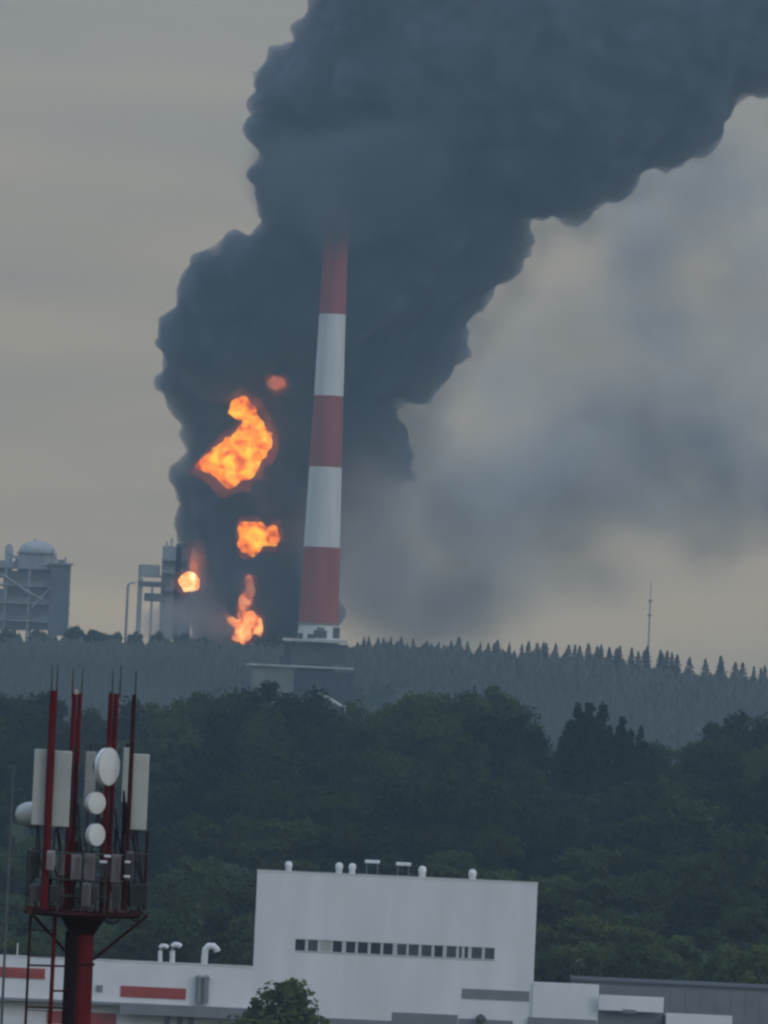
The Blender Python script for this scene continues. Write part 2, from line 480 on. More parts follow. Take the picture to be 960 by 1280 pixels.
for i, (x, y, w) in enumerate(RB):
    tp = P(x, y, 2462); gz = float(ground_z(tp.x, 2462))
    put_tree(ROUND, i, (tp.x, 2462, gz), max(9, tp.z - gz), 16,
             'hazy rounded tree on the left ridge skyline, ' + RL[i], 'rounded trees on the left ridge skyline', 0.9)

# ----------------------------------------------------------------- chimney and boiler house
D = 2300.0
RED = mat('chimney_red', (0.30, 0.080, 0.066), 0.9, 0.2, 0.25, streak=(1, 1, 0.12), spec=0.05)
WHT = mat('chimney_white', (0.62, 0.62, 0.60), 0.9, 0.14, 0.25, streak=(1, 1, 0.12), spec=0.05)
cb = P(397, 800, D); ct = P(419, 268, D)
axis_x = cb.x; cz = lambda y: P(0, y + (0 - 0), D).z
def chim_z(y): # height on the chimney axis seen at picture row y
    x = 397 + (800 - y) * (22 / 510.0)
    return P(x, y, D).z
base_z = float(ground_z(axis_x, D))
chimney = thing('chimney', 'tall tapering red and white banded chimney standing before the black smoke', 'chimney', (axis_x, D, base_z))
zb, zt = chim_z(775), chim_z(300)
def crad(z):
    t = (z - zb) / (zt - zb); return 7.7 + (4.75 - 7.7) * (1 - (1 - max(-0.6, t)) ** 1.25 if t < 1 else 1)
edges = [800, 779, 684, 584, 495, 393, 262]
cols = [WHT, RED, WHT, RED, WHT, RED]
for i in range(6):
    z0, z1 = chim_z(edges[i]), chim_z(edges[i + 1])
    b = MB()
    prof = [(crad(z0 + (z1 - z0) * k / 6), z0 + (z1 - z0) * k / 6) for k in range(7)]
    if i == 5: prof += [(crad(z1) - 0.5, z1), (crad(z1) - 0.5, z1 - 4), (0, z1 - 4)]
    b.lathe((axis_x, D, 0), (0, 0, 1), prof, 40)
    b.build('white_band' if cols[i] is WHT else 'red_band', cols[i], chimney, True)
for y in (779,):
    z = chim_z(y)
    b = MB(); r = crad(z)
    b.lathe((axis_x, D, 0), (0, 0, 1), [(r + 0.02, z - 0.35), (r + 0.9, z - 0.3), (r + 0.9, z), (r + 0.02, z + 0.05)], 40)
    b.build('gallery', mat('weathered_steel', (0.20, 0.18, 0.18), 0.8, 0.2, 1.0), chimney)
# plinth
b = MB(); z0 = chim_z(800)
b.lathe((axis_x, D, 0), (0, 0, 1), [(crad(z0) + 0.8, base_z - 3), (crad(z0) + 0.6, z0)], 40)
b.build('plinth', mat('plinth_concrete', (0.17, 0.17, 0.17), 0.9, 0.3, 0.3), chimney)

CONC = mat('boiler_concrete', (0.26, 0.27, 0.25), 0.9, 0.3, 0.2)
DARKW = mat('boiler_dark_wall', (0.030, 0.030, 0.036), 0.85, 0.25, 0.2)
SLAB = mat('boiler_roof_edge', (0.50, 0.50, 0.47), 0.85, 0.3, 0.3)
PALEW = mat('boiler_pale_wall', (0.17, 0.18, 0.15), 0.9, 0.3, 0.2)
DB = 2268.0
bx = P(380, 885, DB).x
boiler = thing('boiler_house', 'dark flat roofed boiler house in two steps at the foot of the chimney', 'building', (bx, DB, float(ground_z(bx, DB))))
def PB(x, y, dy=0): return P(x, y, DB, dy)
def rect(x0, y0, x1, y1, D_, d0, d1, m_, nm, par, bev=0.0):
    """box whose front face spans picture corners (x0, y0) top left - (x1, y1) bottom right"""
    a, c = P(x0, y0, D_), P(x1, y1, D_)
    b_ = MB(); b_.bb((a.x, D_ + d0, c.z), (c.x, D_ + d1, a.z), bev)
    return b_.build(nm, m_, par)
# lower block: pale end wall left, dark wall right
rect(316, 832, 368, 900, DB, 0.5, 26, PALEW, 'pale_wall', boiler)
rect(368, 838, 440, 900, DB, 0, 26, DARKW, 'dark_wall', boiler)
o = rect(308, 829, 442, 837, DB, -1.0, 27, SLAB, 'roof_slab', boiler)
rect(366, 803, 432, 832, DB, 6, 22, mat('boiler_upper_wall', (0.065, 0.067, 0.07), 0.9, 0.3, 0.2), 'upper_wall', boiler)
rect(353, 797, 434, 804, DB, 3, 24, SLAB, 'upper_roof_slab', boiler)
b = MB(); a = PB(360, 805, 7); c = PB(359, 831, 7); b.tube(a, (a.x, a.y, c.z), 1.3, 1.3, 8); b.build('column', DARKW, boiler)
for x0, y0, x1, y1 in ((392, 787, 408, 798), (396, 784, 405, 787.2), (416, 784, 424, 798), (372, 791, 378, 798), (384, 792, 392, 798)):
    rect(x0, y0, x1, y1, DB, 9, 13, mat('boiler_upper_wall', (0.12, 0.125, 0.13)), 'roof_equipment', boiler)
b = MB(); a = PB(352, 820, 4); c = PB(352, 831, 4); b.tube(a, (a.x, a.y, c.z), 0.8, 0.6, 8); b.build('roof_vent', DARKW, boiler)
for k in range(4):
    x = 380 + k * 15
    rect(x, 851, x + 8, 862, DB, -0.25, 0.3, mat('boiler_window', (0.03, 0.035, 0.04), 0.3), 'window', boiler)
b = MB(); p0, p1 = PB(398, 866, -3), PB(431, 885, -3)
b.path([p0, p1], 0.8, 6); b.tube(p1, (p1.x, p1.y, boiler.location.z - 1), 0.4, 0.4, 6)
b.build('conveyor_gallery', SLAB, boiler)

# ----------------------------------------------------------------- plant behind the ridge
STEEL = mat('plant_steel', (0.34, 0.34, 0.34), 0.8, 0.3, 0.1)
STEEL2 = mat('plant_vessel', (0.38, 0.38, 0.38), 0.7, 0.3, 0.1)
STEEL3 = mat('plant_dark_steel', (0.17, 0.17, 0.18), 0.8, 0.3, 0.1)
DP = 2690.0
def pp(x, y, dy=0): return P(x, y, DP, dy)
ax = pp(40, 780).x
gzp = float(ground_z(ax, DP))
plant = thing('reactor_structure', 'hazy refinery block with a domed vessel on top at the left edge', 'refinery', (ax, DP, gzp))
c = pp(44, 700); r = 23.5 * K * DP
ztop, zlow = pp(44, 675).z, pp(44, 710).z
b = MB(); prof = [(r, zlow - 10), (r, ztop - r * 0.62)] + [(r * math.cos(t), ztop - r * 0.62 + r * 0.62 * math.sin(t)) for t in np.linspace(0.15, 1.45, 7)] + [(0, ztop)]
b.lathe((c.x, DP + 12, 0), (0, 0, 1), prof, 32); b.build('vessel', STEEL2, plant, True)
b = MB(); b.lathe((c.x, DP + 12, 0), (0, 0, 1), [(r + 0.1, ztop - 6.2), (r + 1.0, ztop - 6.1), (r + 1.0, ztop - 5.8), (r + 0.1, ztop - 5.7)], 32); b.build('vessel_gallery', STEEL3, plant)
b = MB(); a = pp(9, 679, 16); b.lathe((a.x, a.y, 0), (0, 0, 1), [(1.9, gzp), (1.9, a.z - 2), (1.0, a.z)], 14); b.build('column', STEEL, plant, True)
b = MB(); a = pp(42, 672, 12); b.tube((a.x, a.y, ztop - 1), a, 0.5, 0.4, 8); b.build('nozzle', STEEL, plant)
def frame(x0, x1, ytop, levels, D0, D1, par, m_, col=0.55, bays=3):
    A, B = P(x0, ytop, DP), P(x1, ytop, DP)
    for j in range(bays + 1):
        X = A.x + (B.x - A.x) * j / bays
        for Y in (DP + D0, DP + D1):
            b = MB(); b.bb((X - col, Y - col, gzp), (X + col, Y + col, A.z)); b.build('frame_column', m_, par)
    for yl in levels:
        Z = P((x0 + x1) / 2, yl, DP).z
        b = MB(); b.bb((A.x - 1, DP + D0 - 1, Z - 0.9), (B.x + 1, DP + D1 + 1, Z)); b.build('deck', m_, par)
        b = MB(); b.path([(A.x - 1, DP + D0 - 1, Z + 1.1), (B.x + 1, DP + D0 - 1, Z + 1.1)], 0.14, 5); b.build('handrail', m_, par)
frame(-20, 66, 706, (708, 730, 752, 774), 0, 24, plant, STEEL)
for (x0, x1, y0, y1, m_) in [(-18, 6, 735, 788, STEEL2), (10, 34, 713, 788, STEEL), (37, 63, 716, 788, STEEL2), (-18, 8, 708, 722, STEEL)]:
    rect(x0, y0, x1, y1, DP, 4, 18, m_, 'cladding_panel', plant)
rect(64, 704, 83, 795, DP, -3, 8, STEEL3, 'stair_tower', plant)
rect(60, 703, 91, 706.5, DP, -4, 9, STEEL, 'top_platform', plant)
b = MB()
for y in (706, 720, 734, 748, 762, 776):
    A = pp(84.5, y, -2); B = pp(88.5, y + 7, -2); C = pp(84.5, y + 14, -2)
    b.path([A, B, C], 0.18, 5)
A = pp(88.6, 706, -2); b.tube(A, (A.x, A.y, pp(86, 788).z), 0.25, 0.25, 6)
b.build('lattice_riser', STEEL, plant)
for x, y, w, hgt in ((-2, 700, 8, 9), (14, 701, 5, 7), (18, 694, 3, 14), (59, 697, 6, 9), (72, 699, 7, 5), (52, 690, 2.5, 18), (28, 686, 2, 20), (80, 696, 2, 8)):
    rect(x, y, x + w, y + hgt, DP, 6, 6 + w * 0.4, random.choice([STEEL, STEEL3, STEEL2]), 'roof_equipment', plant)
for (p, q) in (((10, 690), (24, 700)), ((24, 700), (24, 712)), ((66, 690), (74, 706)), ((0, 716), (40, 744)), ((20, 730), (60, 754)), ((40, 760), (64, 734))):
    b = MB(); b.path([pp(*p, -1.0), pp(*q, -1.0)], 0.55, 6); b.build('pipe', STEEL, plant)

ax2 = pp(205, 780).x
gz2 = float(ground_z(ax2, DP))
plant2 = thing('pipe_rack_structure', 'hazy steel process unit with pipe racks left of the flames', 'refinery', (ax2, DP, gz2))
b = MB(); a = pp(160, 731); b.tube((a.x, a.y, gz2), a, 0.75, 0.6, 10); b.build('flare_stack', STEEL, plant2)
b = MB(); a2 = pp(170, 728); b.path([a, (a.x + 1.2, a.y, a.z + 0.9), a2], 0.45, 6); b.build('stack_pipe', STEEL, plant2)
for (x0, y0, x1, y1, m_, nm) in [(203, 682, 222, 800, STEEL, 'process_tower'), (220, 679, 236, 800, STEEL3, 'process_tower'), (174, 718, 206, 722, STEEL, 'pipe_rack'),
                                (172, 726, 206, 734, STEEL3, 'pipe_rack'), (176, 705, 198, 719, STEEL2, 'air_cooler'), (180, 741, 206, 752, STEEL3, 'pipe_rack')]:
    rect(x0, y0, x1, y1, DP, 2 if nm != 'process_tower' else 4, 14, m_, nm, plant2)
for x, y0 in ((177, 722), (174.5, 706), (190, 734)):
    a = pp(x, y0, 3); b = MB(); b.bb((a.x - 0.5, a.y - 0.5, gz2), (a.x + 0.5, a.y + 0.5, a.z)); b.build('frame_column', STEEL, plant2)
for x, y0, y1 in ((208, 676, 684), (214, 672, 684), (228, 670, 680)):
    a = pp(x, y0, 8); c = pp(x, y1, 8); b = MB(); b.tube((a.x, a.y, c.z), a, 0.5, 0.4, 7); b.build('vent_pipe', STEEL, plant2)
for y in (700, 716, 738):
    rect(201, y, 237, y + 1.6, DP, 1.5, 15, STEEL, 'deck', plant2)

# thin mast on the ridge
a = P(814, 726, 2475); c = P(811, 800, 2475)
gzm = float(ground_z(a.x, 2475))
mast = thing('radio_mast', 'thin lattice radio mast rising from the ridge at the right', 'mast', (a.x, 2475, gzm))
b = MB(); b.tube((a.x, 2475, gzm), (a.x, 2475, a.z - 8), 0.5, 0.32, 6); b.build('mast_shaft', STEEL, mast)
b = MB(); b.tube((a.x, 2475, a.z - 8), (a.x, 2475, a.z), 0.22, 0.12, 6); b.build('antenna_whip', STEEL, mast)
for z_ in (8, 14): 
    b = MB(); b.bb((a.x - 1.0, 2474.6, a.z - z_ - 0.8), (a.x + 1.0, 2475.4, a.z - z_)); b.build('antenna', STEEL, mast)

# ----------------------------------------------------------------- white hall
DH = 740.0
WALL = mat('white_cladding', (0.75, 0.77, 0.79), 0.6, 0.10, 0.25, streak=(1, 1, 0.2))
WALL2 = mat('white_cladding_clean', (0.76, 0.77, 0.79), 0.6, 0.08, 0.3)
GREYW = mat('grey_cladding', (0.20, 0.215, 0.235), 0.7, 0.12, 0.3, spec=0.05)
GREYB = mat('grey_band', (0.22, 0.235, 0.25), 0.7, 0.12, 0.3, spec=0.1)
REDP = mat('red_panel', (0.36, 0.060, 0.050), 0.55, 0.12, 0.5)
GLASS = mat('window_glass', (0.035, 0.042, 0.055), 0.12, spec=0.5)
GLASS2 = mat('window_glass_blind', (0.16, 0.16, 0.17), 0.4)
FRAMEM = mat('window_frame', (0.55, 0.56, 0.57), 0.5)
METAL = mat('vent_white', (0.72, 0.72, 0.70), 0.45, 0.1, 1.0)
hx = P(494, 1300, DH).x
hall = thing('industrial_building', 'white clad industrial hall with a tall windowed block and low wings', 'building', (hx, DH, 0))
def X_(x, y): return P(x, y, DH).x
def Z_(x, y): return P(x, y, DH).z
def hrect(x0, y0, x1, y1, d0, d1, m_, nm, par=None, bev=0.0):
    a, c = P(x0, y0, DH), P(x1, y1, DH)
    b_ = MB(); b_.bb((a.x, DH + d0, c.z), (c.x, DH + d1, a.z), bev)
    return b_.build(nm, m_, par or hall)
def slab(x0, x1, z0, z1, d0, d1, m_, nm, par=None, bev=0.0):
    b_ = MB(); b_.bb((x0, DH + d0, z0), (x1, DH + d1, z1), bev)
    return b_.build(nm, m_, par or hall)
xl, xr = X_(319, 1150), X_(669.5, 1165)
zt_, zw = Z_(497, 1096), Z_(200, 1203.5)
# tall block facade with a real opening for the window strip
wx0, wx1 = X_(369, 1181), X_(618, 1193)
wz1, wz0 = Z_(369, 1173.5), Z_(369, 1188.5)
fa = slab(xl, xr, wz1, zt_, 0, 0.35, WALL, 'facade_wall')
slab(xl, wx0, wz0, wz1, 0, 0.35, WALL, 'facade_wall'); slab(wx1, xr, wz0, wz1, 0, 0.35, WALL, 'facade_wall')
slab(xl, xr, 0, wz0, 0, 0.35, WALL, 'facade_wall')
slab(xl, xl + 0.35, 0, zt_ - 1.31, 0.352, 30, WALL, 'side_wall'); slab(xr - 0.35, xr, 0, zt_ - 1.31, 0.352, 30, WALL, 'side_wall')
slab(xl + .36, xr - .36, 0, zt_ - 1.31, 29.6, 30, WALL, 'rear_wall')
slab(xl + .36, xr - .36, zt_ - 1.6, zt_ - 1.3, 0.36, 29.5, GREYB, 'roof')
slab(xl - .06, xr + .06, zt_ - 0.02, zt_ + 0.10, -0.06, 0.41, METAL, 'parapet_cap')
# cladding panel joints (thin proud seams)
for j in range(1, 12):
    X = xl + (xr - xl) * j / 12
    slab(X - 0.025, X + 0.025, wz1 + 0.2, zt_ - 0.1, -0.025, 0.0, WALL2, 'cladding_seam')
# windows
slab(wx0, wx1, wz0, wz1, 0.36, 0.45, mat('dark_interior', (0.02, 0.022, 0.025), 0.9), 'window_backing')
win = slab(wx0, wx1, wz0 - 0.06, wz0, -0.08, 0.30, FRAMEM, 'window_sill')
cuts = [(195, 222, 1), (230, 256, 2), (264, 292, 3), (297, 322, 1), (333, 358, 1), (365, 392, 1), (400, 427, 1), (434, 460, 1), (472, 497, 2), (503, 530, 2),
        (538, 565, 2), (573, 596, 1), (606, 632, 2), (640, 647, 1), (655, 664, 1), (674, 702, 2), (710, 736, 2)]
w0 = cuts[0][0]; w1 = cuts[-1][1]
gl = {1: GLASS, 2: mat('window_glass_grey', (0.075, 0.08, 0.09), 0.2, spec=0.5), 3: mat('window_white_blind', (0.42, 0.43, 0.40), 0.6)}
prev = None
for (c0, c1, k) in cuts:
    xa = wx0 + (wx1 - wx0) * (c0 - w0) / (w1 - w0); xb = wx0 + (wx1 - wx0) * (c1 - w0) / (w1 - w0)
    f = None
    slab(xa, xb, wz0 + 0.04, wz1 - 0.04, 0.14, 0.18, gl[k], 'window_pane')
    if prev is not None:
        slab(prev, xa, wz0 + 0.001, wz1 - 0.001, 0.06, 0.30, FRAMEM, 'window_mullion')
    prev = xb
slab(wx0, wx1, wz0, wz0 + 0.05, 0.05, 0.13, FRAMEM, 'window_frame'); slab(wx0, wx1, wz1 - 0.05, wz1, 0.05, 0.13, FRAMEM, 'window_frame')
# recessed grey band and lower openings
hrect(577.5, 1235.5, 661, 1252, -0.05, 0.0, GREYB, 'grey_panel')
hrect(490, 1265, 571, 1300, -0.06, 0.0, GREYB, 'gate_panel')
hrect(400, 1272, 489, 1300, -0.05, 0.0, GREYB, 'gate_panel')
hrect(573, 1273, 640, 1300, -0.05, 0.0, GREYB, 'gate_panel')
b = MB(); a = P(601, 1270, DH, -0.5); b.tube(a, (a.x, DH, a.z + 0.2), 0.06, 0.06, 6); b.lathe((a.x, a.y, a.z - 0.5), (0, 0, 1), [(0.75, 0), (0.6, 0.35), (0.2, 0.75), (0.0, 0.8)], 14)
b.build('wall_lamp', mat('dark_metal', (0.06, 0.06, 0.065), 0.6), hall)
# roof vents
for x, y, w, hgt in ((360.5, 1078, 9, 12), (424, 1079.5, 9.5, 13), (440.5, 1080.5, 9, 12), (528.5, 1084, 10, 13), (591.5, 1088, 10, 11)):
    a = P(x, y, DH, 4.0); r = w * K * DH / 2
    b = MB(); zr = zt_ - 1.3
    b.lathe((a.x, a.y, 0), (0, 0, 1), [(r * 0.85, zr), (r * 0.85, a.z - r * 1.7), (r, a.z - r * 1.6), (r, a.z - r * 0.7), (r * 0.8, a.z - r * 0.25), (r * 0.4, a.z), (0, a.z)], 16)
    b.build('roof_vent', METAL, hall, True)
for x, y in ((465.5, 1079), (505, 1082)):
    a = P(x, y, DH, 12.0)
    v = MB().bb((a.x - 0.95, a.y - 0.8, a.z - 0.38), (a.x + 0.95, a.y + 0.8, a.z), 0.06).build('rooftop_unit', METAL, hall)
    for sx in (-0.7, 0.7):
        MB().bb((a.x + sx - 0.06, a.y - 0.06, zt_ - 1.3), (a.x + sx + 0.06, a.y + 0.06, a.z - 0.38)).build('unit_leg', GREYB, v)
# left low wing
xw = X_(-40, 1200)
slab(xw, xl - 0.003, 0, zw, -0.02, 0.3, WALL2, 'wing_wall')
slab(xw, xl - 0.003, 0, zw - 1.0, 0.301, 18, GREYW, 'wing_roof')
slab(xw, xl - 0.003, zw, zw + 0.12, -0.10, 0.3, METAL, 'parapet_cap')
def zrel(x, y): return P(x, y, DH).z
zg1, zg0 = Z_(200, 1252), Z_(200, 1258)
slab(xw, xl + 0.9, Z_(75, 1249.5) - 0.3, Z_(75, 1249.5), -1.6, -0.021, GREYB, 'canopy')
slab(X_(151, 1260), xl + 4.0, Z_(195, 1268), Z_(195, 1254.5), -2.2, -1.61, GREYB, 'canopy_fascia')
hrect(-30, 1207, 56, 1224, -0.12, -0.021, REDP, 'red_panel')
hrect(151, 1232, 232, 1249.5, -0.12, -0.021, REDP, 'red_panel')
hrect(59, 1263, 145, 1283, -0.12, -0.021, REDP, 'red_panel')
hrect(121, 1231, 128, 1239, -0.3, -0.021, GREYB, 'junction_box')
for x in (206, 222, 236):
    hrect(x, 1268, x + 5, 1300, -0.3, -0.021, GREYB, 'down_pipe')
for x in (249, 258):
    a = P(x, 1222, DH, -0.4); c_ = P(x, 1254, DH, -0.4)
    b = MB(); b.tube((a.x, a.y, c_.z), (a.x, a.y, a.z), 0.38, 0.38, 12); b.lathe((a.x, a.y, a.z), (0, 0, 1), [(0.45, -0.2), (0.45, 0.1), (0.2, 0.35), (0, 0.36)], 12); b.build('wall_duct', GREYB, hall, True)
# gooseneck ducts on the wing roof
def goose(xb, yb, pts, r):
    b = MB(); q = [P(x, y, DH, 3.0) for x, y in pts]
    b.path(q, r, 12); b.build('bent_roof_duct', METAL, hall, True)
goose(0, 0, [(199, 1212), (199, 1190), (199.3, 1185.5), (201.5, 1183.5), (206, 1184), (209, 1186)], 0.27)
goose(0, 0, [(214, 1213), (214.5, 1190), (214.7, 1184), (217, 1182), (222, 1182.5), (225, 1185)], 0.33)
goose(0, 0, [(254, 1216), (255, 1196), (256, 1188), (260, 1184), (266, 1184), (270, 1188), (271, 1191)], 0.42)
b = MB(); a = P(21, 1180, DH, 2.0); b.tube((a.x, a.y, zw - 1), a, 0.10, 0.07, 8); b.build('vent_pipe', METAL, hall)
# right low wing: stepped white volumes
slab(xr + 0.003, X_(748, 1250), 0, Z_(708, 1229), -0.3, 0.1, WALL2, 'wing_wall')
slab(xr + 0.003, X_(748, 1250), 0, Z_(708, 1229) - 0.6, 0.101, 7.5, GREYW, 'wing_roof')
slab(xr - 0.5, X_(746, 1275), Z_(705, 1290), Z_(705, 1273), -0.42, -0.301, GREYB, 'grey_panel')
slab(X_(748, 1252) + .003, X_(829, 1254), Z_(788, 1263.5), Z_(788, 1244.5), -1.2, -0.9, WALL2, 'wing_fascia')
slab(X_(748, 1252) + .003, X_(829, 1254), 0, Z_(788, 1263.5) + 0.9, -0.2, 6, GREYW, 'grey_panel')
b = MB(); a = P(786, 1261, DH, -1.4); b.bb((a.x - 0.8, a.y - 0.15, a.z - 0.5), (a.x + 0.8, a.y + 0.15, a.z), 0.05); b.build('sign_lamp', GREYW, hall)
slab(X_(831, 1270), X_(913, 1275), 0, Z_(871, 1266), -3.5, -3.2, WALL2, 'porch_wall')
slab(X_(831, 1270), X_(913, 1275), 0, Z_(871, 1266) - 0.5, -3.199, 5, GREYW, 'porch_roof')
# grey warehouse behind
xg0, xg1 = X_(749, 1232), X_(1050, 1245)
wh = thing('warehouse', 'low grey metal clad warehouse behind the white steps at bottom right', 'building', ((xg0 + xg1) / 2, DH + 12, 0))
zgt = Z_(850, 1233.5)
MB().bb((xg0 - 3, DH + 8, 0), (xg1, DH + 16, zgt - 0.3)).build('wall', GREYW, wh)
MB().bb((xg0 - 3.2, DH + 7.8, zgt - 0.297), (xg1 + .2, DH + 16.2, zgt)).build('roof_edge', mat('warehouse_roof', (0.10, 0.105, 0.11), 0.9, 0.1, 0.3, spec=0.0), wh)
n_ = 16
for j in range(n_):
    X = xg0 + (xg1 - xg0) * j / n_
    MB().bb((X, DH + 7.94, 3), (X + 0.12, DH + 7.999, zgt - 0.35)).build('wall_rib', GREYW, wh)

# light mast at the left
a = P(17, 958, 520)
lm = thing('light_mast', 'thin grey lighting mast before the dark wood at the left edge', 'mast', (a.x, 520, 0))
GALV = mat('galvanised', (0.085, 0.09, 0.095), 0.6, 0.15, 0.5)
b = MB(); b.tube((a.x, 520, 0), (a.x, 520, a.z), 0.17, 0.08, 10); b.build('mast_pole', GALV, lm)
b = MB(); b.bb((a.x - 0.5, 519.85, a.z - 0.08), (a.x + 0.15, 520.15, a.z + 0.08), 0.05); b.build('lamp_head', GALV, lm)

# ----------------------------------------------------------------- communications tower
DT = 200.0
TRED = mat('tower_red', (0.12, 0.010, 0.013), 0.7, 0.35, 1.5, spec=0.12)
TRED2 = mat('mast_red', (0.115, 0.010, 0.013), 0.7, 0.25, 1.5, spec=0.12)
TDARK = mat('tower_dark_red', (0.045, 0.010, 0.013), 0.8, 0.35, 2.0, spec=0.1)
BLK = mat('black_cable', (0.026, 0.013, 0.015), 0.8, spec=0.1)
GALT = mat('tower_galvanised', (0.05, 0.05, 0.055), 0.55, 0.3, 2.0)
PANELM = mat('antenna_radome', (0.46, 0.48, 0.46), 0.5, 0.10, 1.2)
PANELD = mat('antenna_radome_grey', (0.30, 0.33, 0.32), 0.55, 0.12, 1.2)  # darker grey radome for the panel set behind the poles
DISH = mat('dish_white', (0.68, 0.70, 0.70), 0.45, 0.06, 2.0)
RRU = mat('radio_grey', (0.085, 0.08, 0.085), 0.6, 0.25, 2.0)
RRU2 = mat('radio_light_grey', (0.17, 0.155, 0.16), 0.6, 0.2, 2.0)
RRU3 = mat('radio_dark', (0.04, 0.04, 0.045), 0.6, 0.25, 2.0)
S = K * DT                                     # metres per picture pixel at the tower
def T(x, y, dy=0.0): return P(x, y, DT, dy)
c0 = T(103, 1160)
TX = c0.x
tower = thing('cell_tower', 'red steel monopole mast crowded with white antennas and dishes', 'tower', (TX, DT, 0))
zc0, zc1 = T(104, 1168).z, T(107, 1141).z
b = MB(); b.lathe((TX, DT, 0), (0, 0, 1), [(0.75, 0), (0.41, zc0)], 20); b.build('trunk', TRED, tower, True)
for zz in (zc0 - 1.0, zc0 - 3.2, zc0 - 6.0):
    b = MB(); b.lathe((TX, DT, 0), (0, 0, 1), [(0.425, zz - 0.05), (0.47, zz - 0.04), (0.47, zz + 0.04), (0.425, zz + 0.05)], 20); b.build('clamp_ring', TDARK, tower)
b = MB(); b.lathe((TX, DT, 0), (0, 0, 1), [(0.41, zc0 + 0.001), (0.86, zc1)], 20); b.build('flared_head', TDARK, tower, True)
for k in range(11):                            # feeder cables up the left side of the trunk
    a_ = math.pi * 0.92 + k * 0.155
    x_, y_ = TX + 0.50 * math.cos(a_), DT + 0.50 * math.sin(a_)
    b = MB(); b.tube((x_ - .05, y_, 8), (x_, y_, zc0 + 0.1), 0.052, 0.052, 6); b.build('feeder_cable', BLK, tower)
# platform: ring, radial beams, grating
PR = 76 * S
zp = T(110, 1139).z
b = MB()
pr = [(TX + PR * math.cos(t), DT + PR * math.sin(t), zp) for t in np.linspace(0, 2 * math.pi, 9)[:-1] + math.pi / 8]
plat = None
b = MB(); b.lathe((TX, DT, 0), (0, 0, 1), [(0.5, zp + 0.02), (PR * 0.93, zp + 0.02), (PR * 0.93, zp + 0.06), (0.5, zp + 0.06)], 8); plat = b.build('platform', TDARK, tower)
for i in range(8):
    A, B = Vector(pr[i]), Vector(pr[(i + 1) % 8])
    b = MB(); b.path([A - Vector((0, 0, .06)), B - Vector((0, 0, .06))], 0.085, 4); b.build('edge_beam', TDARK, plat)
    b = MB(); b.tube((TX + 0.4 * math.cos(math.pi / 8 + i * math.pi / 4), DT + 0.4 * math.sin(math.pi / 8 + i * math.pi / 4), zp - .1), (*pr[i][:2], zp - .06), 0.06, 0.06, 6); b.build('radial_beam', TDARK, plat)
for i in range(8):
    A, B = Vector(pr[i]), Vector(pr[(i + 1) % 8])
    b = MB(); b.tube(A, A + Vector((0, 0, 2.0)), 0.035, 0.035, 6); b.build('rail_post', GALT, tower)
    for hgt in (0.55, 1.1, 1.98):
        b = MB(); b.tube(A + Vector((0, 0, hgt)), B + Vector((0, 0, hgt)), 0.028, 0.028, 6); b.build('guard_rail', GALT, tower)
A = T(172, 1066, -1.6); B = T(191, 1066, -1.6)
b = MB(); b.tube(A, B, 0.03, 0.03, 6); b.build('antenna_arm', GALT, tower)
# knee braces under the platform
for (x0, y0, x1, y1) in ((185, 1144, 117, 1199), (41, 1143, 90, 1197)):
    b = MB(); b.tube(T(x0, y0, -0.2), T(x1, y1, -0.2), 0.05, 0.05, 8); b.build('knee_brace', TDARK, tower)
for dy in (-1.6, 1.6):
    b = MB(); b.tube((TX, DT + dy * 1.1, zp - 0.1), (TX, DT + math.copysign(0.4, dy), zc0 - 1.0), 0.05, 0.05, 8)
    if dy > 0: b.build('knee_brace', TDARK, tower)
    else: b.bm.free()
# ladder with hoist rails
A0, A1 = T(40, 1142, -0.8), T(33.5, 1300, -0.8)
B0, B1 = T(71, 1130, -0.8), T(64.5, 1300, -0.8)
lad = MB().tube((A0.x, A0.y, 4), A0, 0.045, 0.045, 8).build('ladder_rail', TDARK, tower)
MB().tube((B0.x, B0.y, 4), B0, 0.085, 0.07, 8).build('ladder_rail', TRED2, tower)
MB().bb((T(37, 1130).x, DT - 1.1, T(50, 1141).z), (T(76, 1130).x, DT - 0.6, T(50, 1131).z)).build('ladder_head', mat('ladder_head_rust', (0.16, 0.05, 0.03), 0.8, 0.3, 2.0), tower)
for y, xa, xb in ((1205, 38, 88), (1237, 69, 88), (1257, 34, 86), (1282, 34, 86)):
    b = MB(); p, q = T(xa, y, -0.8), T(xb, y + 2, -0.4); q.z = p.z
    b.tube(p, q, 0.035, 0.035, 6); b.build('ladder_rung', TDARK, tower)
for i in range(26):
    z_ = A0.z - 0.5 - i * 0.9
    b = MB(); b.tube((A0.x, A0.y, z_), (B0.x, B0.y, z_), 0.016, 0.016, 5)
    if z_ > T(50, 1200).z or i % 3 == 0 and z_ > 5: b.build('ladder_rung', TDARK, tower)
    else: b.bm.free()
# antenna poles with spikes
def mast_pole(x, ytop, ybot, w, dy, m_=TRED2, spikes=(), xb=None):
    a, c_ = T(x, ytop, dy), T(x - (ybot - ytop) * math.tan(ROLL), ybot, dy)
    mo = MB().tube((a.x, a.y, zp + 0.06 if c_.z < zp + .06 else c_.z), a, w * S / 2, w * S / 2, 10).build('antenna_pole', m_, tower, True)
    for dx, yt in spikes:
        s0, s1 = T(x + dx, ytop + 3, dy), T(x + dx, yt, dy)
        MB().tube((s0.x, s0.y, s0.z - .05), (s0.x, s0.y, s1.z), 0.034, 0.020, 6).build('lightning_spike', GALT, mo)
    return mo
mast_pole(71, 863, 1135, 10.0, -1.75, TRED2, ((-3.4, 832), (3.4, 830)))
mast_pole(95.5, 867, 1140, 6.5, -1.2, TRED2, ((-3, 836),))
mast_pole(102, 867, 1140, 6.0, -1.1, TRED2, ((2.0, 834),))
